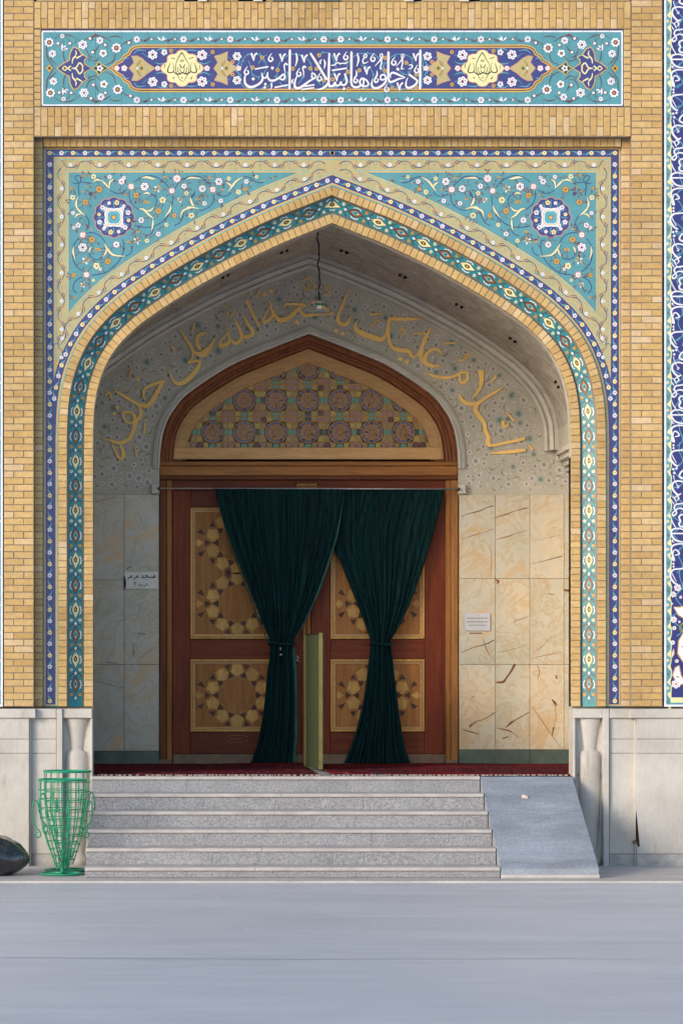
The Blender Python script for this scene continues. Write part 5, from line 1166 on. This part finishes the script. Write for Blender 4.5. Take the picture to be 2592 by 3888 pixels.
def panel(e, x0, x1, y0, y1, centres):
    pn = PB('panel', MWP, e, x0+18, x1-18, y0+18, y1-18, DY-.006, DY+.02, .002)
    for a, b_, c, d_ in ((x0, x1, y0, y0+9), (x0, x1, y1-9, y1), (x0, x0+9, y0+9, y1-9), (x1-9, x1, y0+9, y1-9)): PB('panel_moulding', MWL, e, a, b_, c, d_, DY-.028, DY+.01, .004)
    for a, b_, c, d_ in ((x0+9.3, x1-9.3, y0+9.3, y0+18), (x0+9.3, x1-9.3, y1-18, y1-9.3), (x0+9.3, x0+18, y0+18, y1-18), (x1-18, x1-9.3, y0+18, y1-18)): PB('panel_moulding', MWT, e, a, b_, c, d_, DY-.017, DY+.01, .003)
    def inl(pts, mat, h):
        q = [(min(max(x, x0+19), x1-19), min(max(y, y0+19), y1-19)) for x, y in pts]
        ar = abs(sum(q[i][0]*q[(i+1) % len(q)][1]-q[(i+1) % len(q)][0]*q[i][1] for i in range(len(q))))/2
        if ar < 60: return
        qq = []
        for p in q:
            if not qq or hypot(p[0]-qq[-1][0], p[1]-qq[-1][1]) > .5: qq.append(p)
        MB().prism(qq, DY, DY-h, DY-.0055).build('inlay', mat, pn)
    lines = Ink(DY-.0085)
    for cx, cy in centres:
        for sx in (-1, 1):
            for yy in (-1, 1): inl([(cx+sx*122, cy+yy*28), (cx+sx*152, cy+yy*40), (cx+sx*136, cy+yy*54)], MWK, .0085)
            inl([(cx+sx*128, cy), (cx+sx*150, cy-16), (cx+sx*160, cy), (cx+sx*150, cy+16)], MWL, .009)
    for cx, cy in centres:
        for i in range(10):
            a = 2*pi*i/10+pi/10; r = 97; px, py = cx+r*cos(a), cy+r*sin(a)
            inl([(px+26*cos(a+pi+2*pi*k/5), py+26*sin(a+pi+2*pi*k/5)) for k in range(5)], MWL, .009)
            b_ = a+pi/10
            for rr_, s_ in ((80, 1), (113, -1)):
                kx, ky = cx+rr_*cos(b_), cy+rr_*sin(b_); tx, ty = cos(b_), sin(b_)
                inl([(kx-ty*13-tx*9*s_, ky+tx*13-ty*9*s_), (kx+ty*13-tx*9*s_, ky-tx*13-ty*9*s_), (kx+tx*13*s_, ky+ty*13*s_)], MWK, .0085)
            q0 = [(cx+rq*cos(b_+o_), cy+rq*sin(b_+o_)) for rq, o_ in ((62, 0), (73, -.18), (123, -.16))]; q1 = [(cx+rq*cos(b_+o_), cy+rq*sin(b_+o_)) for rq, o_ in ((62, 0), (73, .18), (123, .16))]
            for q in (q0, q1):
                q = [p for p in q if x0+20 < p[0] < x1-20 and y0+20 < p[1] < y1-20]
                if len(q) > 1: lines.stroke(q, 2.0, C(196, 146, 84), 1, smooth=False)
    lines.build('inlay_lines', pn, MVP, kind='stuff')
def doors():
    for x0, x1, lab, px0, px1 in ((655, 1150, 'left wooden door leaf with star inlaid panels, partly behind the left curtain', 723, 1078), (1180, 1692, 'right wooden door leaf with star inlaid panels, partly behind the right curtain', 1255, 1611)):
        e = empty('door_leaf', (P((x0+x1)/2, 0, DY).x, DY, LZ), lab, 'door', 'pair of inlaid doors')
        PB('stile', MWR, e, x0, px0-.6, 1862, 2862, DY-.012, DY+.06, .004); PB('stile', MWR, e, px1+.6, x1, 1862, 2862, DY-.012, DY+.06, .004)
        for a, b_ in ((1862, 1926), (2427, 2502), (2779, 2862)): PB('rail', MWRX, e, px0, px1, a, b_, DY-.006, DY+.06, .004)
        PB('kick_board', MKICK, e, x0+1, x1-1, 2863, 2902, DY-.02, DY+.06, .004)
        cx = (px0+px1)/2
        panel(e, px0, px1, 1927, 2426, [(cx, 2292), (cx, 2061)]); panel(e, px0, px1, 2503, 2778, [(cx, 2640)])
        if x0 < 700:
            t = Ink(DY-.014)
            q = [(899+40*cos(a)*(1), 2805+13*sin(a)) for a in [2*pi*i/24 for i in range(25)]]; q = [(899+max(-40, min(40, (x-899)*1.25)), y) for x, y in q]
            t.stroke(q, 2.2, C(176, 112, 84), 1, 2, thick=.003)
            for i in range(6): t.stroke([(872+i*9, 2808), (876+i*9, 2801), (880+i*9, 2808)], 1.8, C(176, 112, 84), 1, 2, thick=.003)
            t.build('name_plate', e, MVP)
            m = MB(); c = P(1126, 2510, DY-.06); m.tube([(c.x-.01, DY-.06, c.z+.05), (c.x+.02, DY-.07, c.z+.03), (c.x-.005, DY-.07, c.z+.01), (c.x+.025, DY-.07, c.z-.005), (c.x+.03, DY-.07, c.z-.035), (c.x, DY-.07, c.z-.04)], .008, 6)
            m.build('door_handle', MMET, e, True)
    e = empty('meeting_post', (P(1162, 0, DY).x, DY-.03, LZ), 'narrow carved wooden astragal between the two door leaves', 'door post')
    PB('post', MWO, e, 1150, 1178, 1862, 2903, DY-.035, DY+.03, .003)
    t = Ink(DY-.036); n = 60
    for i in range(n):
        y = 2330+i*9.2; t.disc(1164, y, 5.2, C(150, 92, 58), 1, 6); t.disc(1164, y, 2.4, C(88, 44, 28), 2, 4)
        for x in (1151.5, 1176.5): 
            if i % 2 == 0: t.disc(x, y, 2.8, C(160, 104, 60), 1, 5)
    t.build('carved_pattern', e, MVP, kind='stuff')
    e = empty('carved_plaque', (P(1163, 1846, RY).x, RY+.02, P(0, 1857, RY).z), 'small carved wooden plaque above the curtains at the middle of the doorway', 'plaque')
    PB('board', MWO, e, 1127, 1203, 1836, 1858, RY+.03, RY+.069, .003); PB('top_edge', MWD, e, 1120, 1208, 1830, 1835, RY+.02, RY+.069, .002)
    t = Ink(RY+.0295)
    for i in range(15): t.stroke([(1131+i*4.6, 1851), (1133+i*4.6, 1842), (1136+i*4.6, 1850)], 1.3, C(96, 56, 34), 1, 2)
    t.build('lettering', e, MVP)
doors()
# ------------------------------------------------------------------ curtains on their rod
CYD = RY-.10
def rod():
    e = empty('curtain_rod', P(1172, 1856, CYD), 'thin steel curtain rod spanning the doorway', 'curtain rod')
    a, b_ = P(607, 1854, CYD), P(1739, 1857, CYD); MB().tube([a, b_], .008, 8).build('rod', MMET, e, True)
    for p, s_ in ((a, -1), (b_, 1)): MB().tube([(p.x+s_*.004, CYD-.002, p.z), (p.x+s_*.004, RY+.03, p.z)], .014, 8).build('bracket', MBLK, e)
rod()
def curtain(label, L_, R_, A, nf, seed, yoff):
    ys = sorted(set([k[0] for k in L_])); top, bot = ys[0], ys[-1]
    def itp(tab, y):
        for (y0, x0), (y1, x1) in zip(tab, tab[1:]):
            if y0 <= y <= y1:
                t = (y-y0)/(y1-y0); return x0+(x1-x0)*t
        return tab[-1][1]
    Ls, Rs = [(p[1], p[0]) for p in cr([(x, y) for y, x in L_], 6)], [(p[1], p[0]) for p in cr([(x, y) for y, x in R_], 6)]
    e = empty('curtain', (P((L_[0][1]+R_[0][1])/2, 0, CYD).x, CYD, LZ), label, 'curtain', 'dark green velvet curtains')
    rr = random.Random(seed); ph = [rr.uniform(0, 6) for _ in range(6)]; NR, NC = 70, 200; m = MB()
    for i in range(NR+1):
        y = top+(bot-top)*i/NR; xl, xr = itp(Ls, y), itp(Rs, y); wd = (xr-xl); w0 = R_[0][1]-L_[0][1]
        sq = wd/w0; amp = A*(.45+.9*(1-sq)); waist = math.exp(-((y-2445)/60)**2)
        if y < top+40: amp *= .5+.5*(y-top)/40
        for j in range(NC+1):
            u = j/NC; uu = u+.012*sin(2*pi*u*3+ph[0])+.008*sin(2*pi*u*7+ph[1]+y*.002)
            d_ = amp*(sin(2*pi*nf*uu+ph[2])+.45*sin(2*pi*nf*2.3*uu+ph[3]+y*.0015)+.5*sin(2*pi*nf*.37*uu+ph[4]))
            bul = -.05*waist*sin(pi*u)-.07*(1-sq)*sin(pi*u)*(1-waist)
            x = xl+wd*u; p = P(x, y, CYD); m.v.append((p.x, CYD+d_*.6+bul*.8+yoff, max(p.z+(rr.uniform(-.002, .002) if i == 0 else 0), LZ+.016)))
    for i in range(NR):
        for j in range(NC): b = i*(NC+1)+j; m.f.append((b, b+1, b+NC+2, b+NC+1))
    o = m.build('cloth', MVEL, e, True); md = o.modifiers.new('Solidify', 'SOLIDIFY'); md.thickness = .004
    xl, xr = itp(Ls, 2445), itp(Rs, 2445); a, b_ = P(xl-3, 2450, CYD), P(xr+3, 2441, CYD); cx = (a.x+b_.x)/2; hw = (b_.x-a.x)/2
    m = MB()
    pts = [(cx+(hw+.005)*cos(t), CYD-.035+yoff+.075*sin(t), (a.z+b_.z)/2+.008*sin(t*2)) for t in [2*pi*i/24 for i in range(24)]]; m.tube(pts, .012, 6, True); m.build('tie_band', MVEL, e, True)
    return e, Ls, Rs
cl, La, Ra = curtain('left dark green velvet curtain gathered by a tie at mid height', [(1858, 815), (2050, 872), (2240, 945), (2350, 988), (2448, 1024), (2566, 1012), (2694, 1000), (2800, 982), (2860, 965), (2904, 949)], [(1858, 1309), (2050, 1270), (2240, 1206), (2350, 1158), (2448, 1112), (2566, 1118), (2694, 1120), (2800, 1119), (2860, 1115), (2904, 1108)], .044, 15, 3, -.02)
cr_, Lb, Rb = curtain('right dark green velvet curtain tied narrow above a flared hem', [(1858, 1303), (2036, 1262), (2150, 1302), (2286, 1357), (2380, 1392), (2438, 1410), (2500, 1404), (2643, 1386), (2770, 1356), (2840, 1332), (2904, 1308)], [(1858, 1689), (2000, 1655), (2148, 1610), (2311, 1549), (2400, 1504), (2438, 1482), (2490, 1490), (2643, 1508), (2796, 1529), (2850, 1542), (2904, 1560)], .044, 13, 8, .06)
def edging(e, pts, w0, w1, yy, mat):
    m = MB(); n = len(pts)
    for i, (x, y) in enumerate(pts):
        w_ = w0+(w1-w0)*sin(pi*i/(n-1)); a, b_ = P(x, y, CYD), P(x+w_, y, CYD); m.v += [(a.x, yy, max(a.z, LZ+.017)), (b_.x, yy+.02, max(b_.z, LZ+.017)), (a.x, yy+.006, max(a.z, LZ+.017)), (b_.x, yy+.026, max(b_.z, LZ+.017))]
    for i in range(n-1): b = i*4; m.f += [(b, b+1, b+5, b+4), (b+3, b+2, b+6, b+7), (b, b+4, b+6, b+2), (b+1, b+3, b+7, b+5)]
    m.build('lining', mat, e, True)
edging(cl, [(1304, 1880), (1276, 2030), (1240, 2140), (1208, 2235), (1160, 2345), (1116, 2440)], 3, 11, CYD-.02, MLIN)
edging(cl, [(1108, 2462), (1111, 2566), (1112, 2694), (1112, 2800), (1108, 2850), (1112, 2895)], 12, 18, CYD-.035, MLIN)
edging(cl, [(822, 1880), (870, 2050), (942, 2240), (985, 2350), (1018, 2440)], -3, -5, CYD-.02, MLIN)
m = MB(); c = P(1065, 2470, CYD-.12); m.tube([(c.x-.004, CYD-.13, c.z+.03), (c.x, CYD-.135, c.z)], .008, 6); m.tube([(c.x, CYD-.135, c.z-.03), (c.x+.003, CYD-.137, c.z-.05)], .014, 8); m.build('tie_weight', MMET, cl, True)
# ------------------------------------------------------------------ signs on the marble
def signs():
    e = empty('name_sign', P(536, 2237, RY-.03), 'white plate lettered in Persian with a dark worn left edge, on the left marble wall', 'sign')
    PB('plate', MWHT, e, 472, 600, 2171, 2236, RY-.04, RY-.024, .003); t = Ink(RY-.041); k = 9.8; BK = C(50, 42, 36)
    t.poly([(460+x/k, 2160+y/k) for x, y in ((115,250),(150,290),(190,480),(190,640),(150,745),(112,745))], C(46, 44, 52), .3)
    T = [([(1215,325),(1215,270),(1245,240),(1270,290),(1250,325),(1215,322)],30),([(1240,325),(1000,325)],28),([(1180,325),(1178,292)],22),([(1130,325),(1128,292)],22),([(1080,325),(1078,292)],22),([(1010,325),(1000,280),(940,240),(890,250)],[24,34,30,20]),([(990,270),(930,318),(850,325),(730,330)],28),([(790,220),(830,300),(828,330)],[18,32,26]),('d',935,388,22),
         ([(640,290),(612,248),(590,290),(612,318),(640,295)],28),([(630,318),(520,322),(505,375),(440,405)],[26,28,26,12]),([(408,290),(380,248),(356,290),(380,318),(408,295)],28),([(398,318),(290,322),(272,375),(208,402)],[26,28,26,12]),
         ([(950,528),(982,575),(965,608),(910,608)],[16,24,26,20]),([(868,590),(878,635),(828,665)],[18,24,12]),([(788,560),(785,600),(715,612),(655,600),(652,570)],[14,22,26,22,12]),('d',715,655,14),([(488,490),(518,560),(520,622)],[16,30,16]),([(490,492),(525,512),(562,490)],[18,22,16])]
    draw(t, T, 460, 2160, k, BK, 1.2, 1.0); t.build('lettering', e, MVP)
    e = empty('notice_plate', P(1812, 2396, RY-.03), 'small pale grey notice with three lines of fine print on the right marble wall', 'notice')
    PB('plate', MNOT, e, 1763, 1860, 2328, 2395, RY-.034, RY-.024, .002); t = Ink(RY-.035); rr = random.Random(4)
    for y, xa, xb in ((2347, 1773, 1843), (2361, 1774, 1852), (2374, 1780, 1846)):
        x = xa
        while x < xb:
            l = rr.uniform(5, 12)
            if not (y == 2374 and 1808 < x < 1816): t.stroke([(x, y), (x+l*.3, y-1.6), (x+l*.6, y+1), (x+l, y-.5)], 1.9, C(110, 104, 104), 1, 2)
            x += l+2
    t.build('lettering', e, MVP); PB('rust_mark', MWO, e, 1781, 1828, 2402, 2406, RY-.026, RY-.0225, 0)
signs()
# ------------------------------------------------------------------ hanging lamp
def lamp():
    y = 1.5; a = P(1206, 884, y); b_ = P(1213, 1140, y); e = empty('hanging_lamp', b_, 'glass pendant lamp with a green ring on a long twisted cord', 'lamp')
    zt = P(0, 820, y).z; pts = [(a.x+(b_.x-a.x)*t+.006*sin(t*19)+.004*sin(t*41), y, zt+(b_.z-zt)*t) for t in [i/30 for i in range(31)]]
    MB().tube(pts, .0075, 6).build('cord', MBLK, e, True); c = (b_.x, y); k = 1/450/.941
    z = lambda py: P(0, py, y).z
    MB().lathe([(0, z(1143)), (.012, z(1143)), (.024, z(1150)), (.03, z(1152))], c, 16).build('cap', MWHT, e, True)
    MB().lathe([(.03, z(1153)), (.034, z(1154)), (.034, z(1160)), (.03, z(1161))], c, 20).build('green_ring', MGRN, e, True)
    MB().lathe([(.027, z(1161)), (.027, z(1176)), (.02, z(1178)), (0, z(1178))], c, 16).build('socket', MWHT, e, True)
    MB().lathe([(.02, z(1172)), (.05, z(1175)), (.085, z(1181)), (.098, z(1186)), (.096, z(1187)), (.083, z(1182.5)), (.048, z(1177)), (.02, z(1174))], c, 32).build('shade', MGLS, e, True)
lamp()
# ------------------------------------------------------------------ carpets
def carpet(label, x0, x1, seed, y0=.10, y1=2.95):
    rr = random.Random(seed); e = empty('carpet', ((x0+x1)/2, 1.4, LZ), label, 'carpet', 'red carpets on the porch'); nx, ny = 90, 14; m = MB()
    for j in range(ny+1):
        for i in range(nx+1):
            x = x0+(x1-x0)*i/nx; yf = y0+.012*sin(i*.35+seed)+.01*sin(i*.13); y = yf+(y1-yf)*(j/ny)
            z = LZ+.012+.012*max(0, sin(x*2.1+seed)*sin(y*1.3+x*.7))+(.006*sin(i*.5) if j < 2 else 0); m.v.append((x, y, z))
    for j in range(ny):
        for i in range(nx): b = j*(nx+1)+i; m.f.append((b, b+1, b+nx+2, b+nx+1))
    o = m.build('pile', MCAR, e, True); md = o.modifiers.new('Solidify', 'SOLIDIFY'); md.thickness = .010; md.offset = -1
    m = MB(); x = x0
    while x < x1:
        w_ = rr.uniform(.012, .035); l = rr.uniform(.04, .085)*(1 if sin(x*5+seed) > -.3 else .4); i = (x-x0)/(x1-x0)*nx; yf = y0+.012*sin(i*.35+seed)+.01*sin(i*.13)
        if yf-l > .012: b = len(m.v); m.v += [(x, yf, LZ+.012), (x+w_, yf, LZ+.012), (x+w_*.8+rr.uniform(-.01, .01), yf-l, LZ+.004), (x+rr.uniform(-.01, .01), yf-l, LZ+.004), (x, yf, LZ+.004), (x+w_, yf, LZ+.004)]; m.f += [(b, b+1, b+2, b+3), (b, b+4, b+5, b+1), (b+4, b+3, b+2, b+5)]
        x += w_+rr.uniform(0, .02)
    m.build('fringe', MFRI, e, kind_ := False) if False else m.build('fringe', MFRI, e)['kind'] if False else None
    return e, m
def fr(em, lab=None):
    e, m = em; o = m.build('fringe', MFRI, e); o['kind'] = 'stuff'; return e
fr(carpet('worn red carpet with ragged fringe in front of the left door', XL+.25, 1.36, 2))
fr(carpet('worn red carpet in front of the right door and the ramp', 1.47, XR-.03, 5))
rr_ = random.Random(33)
for ys_, w_ in ((-2.95, .02), (-5.6, .022), (-6.6, .014), (-7.67, .035), (-10.4, .03)):
    m = MB(); ph_ = rr_.uniform(0, 6); n_ = 120
    for i in range(n_+1):
        x = -8+20*i/n_; y = ys_+.10*sin(x*.5+ph_)+.035*sin(x*1.9+ph_*2)+.012*sin(x*6.1); h = w_*max(0, sin(x*.55+ph_)+.25)*.55; m.v += [(x, y-h, -.0145), (x, y+h, -.0145)]
    for i in range(n_): b = 2*i; m.f.append((b, b+2, b+3, b+1))
    o = m.build('pavement_seam', MSEAM); o['kind'] = 'structure'
rr_ = random.Random(21); m = MB()
for _ in range(150):
    x, y = rr_.uniform(-2.2, 4.6), -1.8-rr_.random()**1.5*4; s_ = rr_.uniform(.003, .009); m.box(x, x+s_*rr_.uniform(.8, 2.4), y, y+s_, -.016, -.016+s_*.5)
tag(m.build('ground_grit', MDSH), 'scattered grit and tiny crumbs on the forecourt', 'grit', kind='stuff')
# ------------------------------------------------------------------ green board standing edge-on by the door
def board():
    e = empty('notice_board', (1.44, 1.55, LZ), 'pale green board standing edge-on on the carpets between the curtains', 'board')
    m = MB(); z0, z1 = LZ+.022, LZ+1.215
    def q(xa, ya, xb, yb, th, z0, z1, name, mat):
        dx, dy = xb-xa, yb-ya; l = hypot(dx, dy); nx, ny = dy/l*th, -dx/l*th; m = MB()
        m.v = [(xa, ya, z0), (xb, yb, z0), (xb+nx, yb+ny, z0), (xa+nx, ya+ny, z0), (xa, ya, z1), (xb, yb, z1), (xb+nx, yb+ny, z1), (xa+nx, ya+ny, z1)]
        m.f = [(3, 2, 1, 0), (4, 5, 6, 7), (0, 1, 5, 4), (1, 2, 6, 5), (2, 3, 7, 6), (3, 0, 4, 7)]; return m.build(name, mat, e)
    q(1.452, 1.20, 1.366, 1.88, -.022, z0, z1, 'panel', MBRD)
    q(1.456, 1.165, 1.452, 1.198, -.030, z0-.002, z1+.012, 'edge_strip', MBRE); q(1.364, 1.883, 1.361, 1.91, -.028, z0-.002, z1+.005, 'edge_strip', MBRE)
    q(1.449, 1.2, 1.366, 1.88, -.026, z1+.001, z1+.012, 'top_strip', MBLK)
    for i in range(5):
        f = .12+.17*i; q(1.452-.086*f-.004, 1.2+.68*f, 1.452-.086*f-.0045, 1.2+.68*f+.006, -.004, z0+.02, z1-.02, 'seam', MBRE)
board()
# ------------------------------------------------------------------ wire baskets
def basket():
    e = empty('wire_basket', (0, 0, 0), 'green wire litter basket shaped like a vase, in front, its rim lower', 'litter basket', 'green wire baskets left of the steps')
    prof = [(.045, .05), (.06, .085), (.088, .17), (.122, .26), (.148, .34), (.168, .42), (.182, .50), (.188, .58), (.189, .68), (.186, .76)]
    def rad(z):
        for (r0, z0), (r1, z1) in zip(prof, prof[1:]):
            if z0 <= z <= z1: return r0+(r1-r0)*(z-z0)/(z1-z0)
        return prof[-1][0]
    def hoop(z, r, th, name='hoop'): MB().tube([(r*cos(a), r*sin(a), z) for a in [2*pi*i/28 for i in range(28)]], th, 6, True).build(name, MGRN, e, True)
    for z in (.09, .15, .21, .27, .33, .39, .46, .535, .61, .685): hoop(z, rad(z)+.003, .0034)
    MB().lathe([(.190, .760), (.198, .758), (.198, .772), (.190, .774), (.187, .767), (.190, .760)], (0, 0), 32).build('rim', MGRN, e, True)
    n = 16
    for i in range(n):
        a = 2*pi*i/n; MB().tube([(r*cos(a), r*sin(a), z) for r, z in prof], .0031, 5).build('wire', MGRN, e, True)
    MB().lathe([(.118, .004), (.185, .004), (.185, .016), (.118, .016), (.118, .004)], (0, 0), 32).build('base_ring', MGRN, e, True)
    MB().tube([(0, 0, .012), (0, 0, .10)], .014, 8).build('stem', MGRN, e, True)
    for a in (0, pi/2, pi, 3*pi/2): MB().tube([(.01*cos(a), .01*sin(a), .016), (.15*cos(a), .15*sin(a), .012)], .010, 6).build('base_bar', MGRN, e, True)
    for a in (pi, 0, pi*1.5+.25, pi*.5+.25):
        pts = []
        for i in range(26):
            t_ = i/25
            if t_ < .25: s_ = t_/.25; pts.append((.19-.015*sin(pi*s_)+.0, .50+.045*s_ if False else .56-.0*s_, 0))
        sc_ = [(.186, .50), (.192, .56), (.21, .60), (.232, .58), (.242, .52), (.240, .46), (.225, .41), (.205, .375), (.19, .36), (.178, .345), (.172, .325), (.18, .305), (.197, .30), (.212, .31), (.216, .33), (.205, .345), (.195, .338)]
        q = cr([(r*cos(a), r*sin(a), z) for r, z in sc_], 3); MB().tube(q, .006, 6).build('scroll_handle', MGRN, e, True)
    e.location = (-.772, -1.03, 0); return e
bk = basket()
c2 = bk.copy(); COL.objects.link(c2); c2.location = (-.745, -.60, 0); c2.scale = (1, 1, 1.07); c2.rotation_euler = (0, 0, .4)
c2['label'] = 'green wire litter basket standing behind the first one, its rim higher and nearer the wall'
for ch in list(bk.children): x = ch.copy(); COL.objects.link(x); x.parent = c2
# ------------------------------------------------------------------ rubbish bag
def bag():
    from mathutils import noise as mn
    e = empty('rubbish_bag', (-1.33, -1.05, 0), 'shiny black rubbish bag slumped at the left foot of the wall', 'rubbish bag')
    bm = __import__('bmesh').new(); __import__('bmesh').ops.create_icosphere(bm, subdivisions=5, radius=1)
    for v in bm.verts:
        c = v.co.copy(); d2 = Vector((c.x*1.0, c.y, c.z*.45)); n_ = mn.noise(c*1.6+Vector((3, 1, 2)))*.10-abs(mn.noise(d2*3.2+Vector((2, 5, 0))))*.07-abs(mn.noise(d2*7+Vector((7, 0, 0))))*.05+.03
        th = atan2(c.y, c.x); n_ -= .07*abs(sin(5.5*th+2*mn.noise(c*2)))**1.5*max(0, c.z+.2)*.6
        r = 1+n_; x, y, z = c.x*r*.34, c.y*r*.27, c.z*r*.20
        if z > 0: x *= 1-.25*(z/.2)
        v.co = Vector((x, y, max(z, -.15)+.155))
    me = bpy.data.meshes.new('bag_body'); bm.to_mesh(me); bm.free(); me.materials.append(MBAG); me.polygons.foreach_set('use_smooth', [True]*len(me.polygons))
    obj('bag_body', me, e, e.location+Vector((-.06, 0, 0)))
    m = MB().lathe([(.03, .27), (.018, .31), (.03, .335), (.045, .36), (.03, .362)], (-.08, 0), 9); o = m.build('knot', MBAG, e, True); o.location = (-.02, 0, 0)
bag()
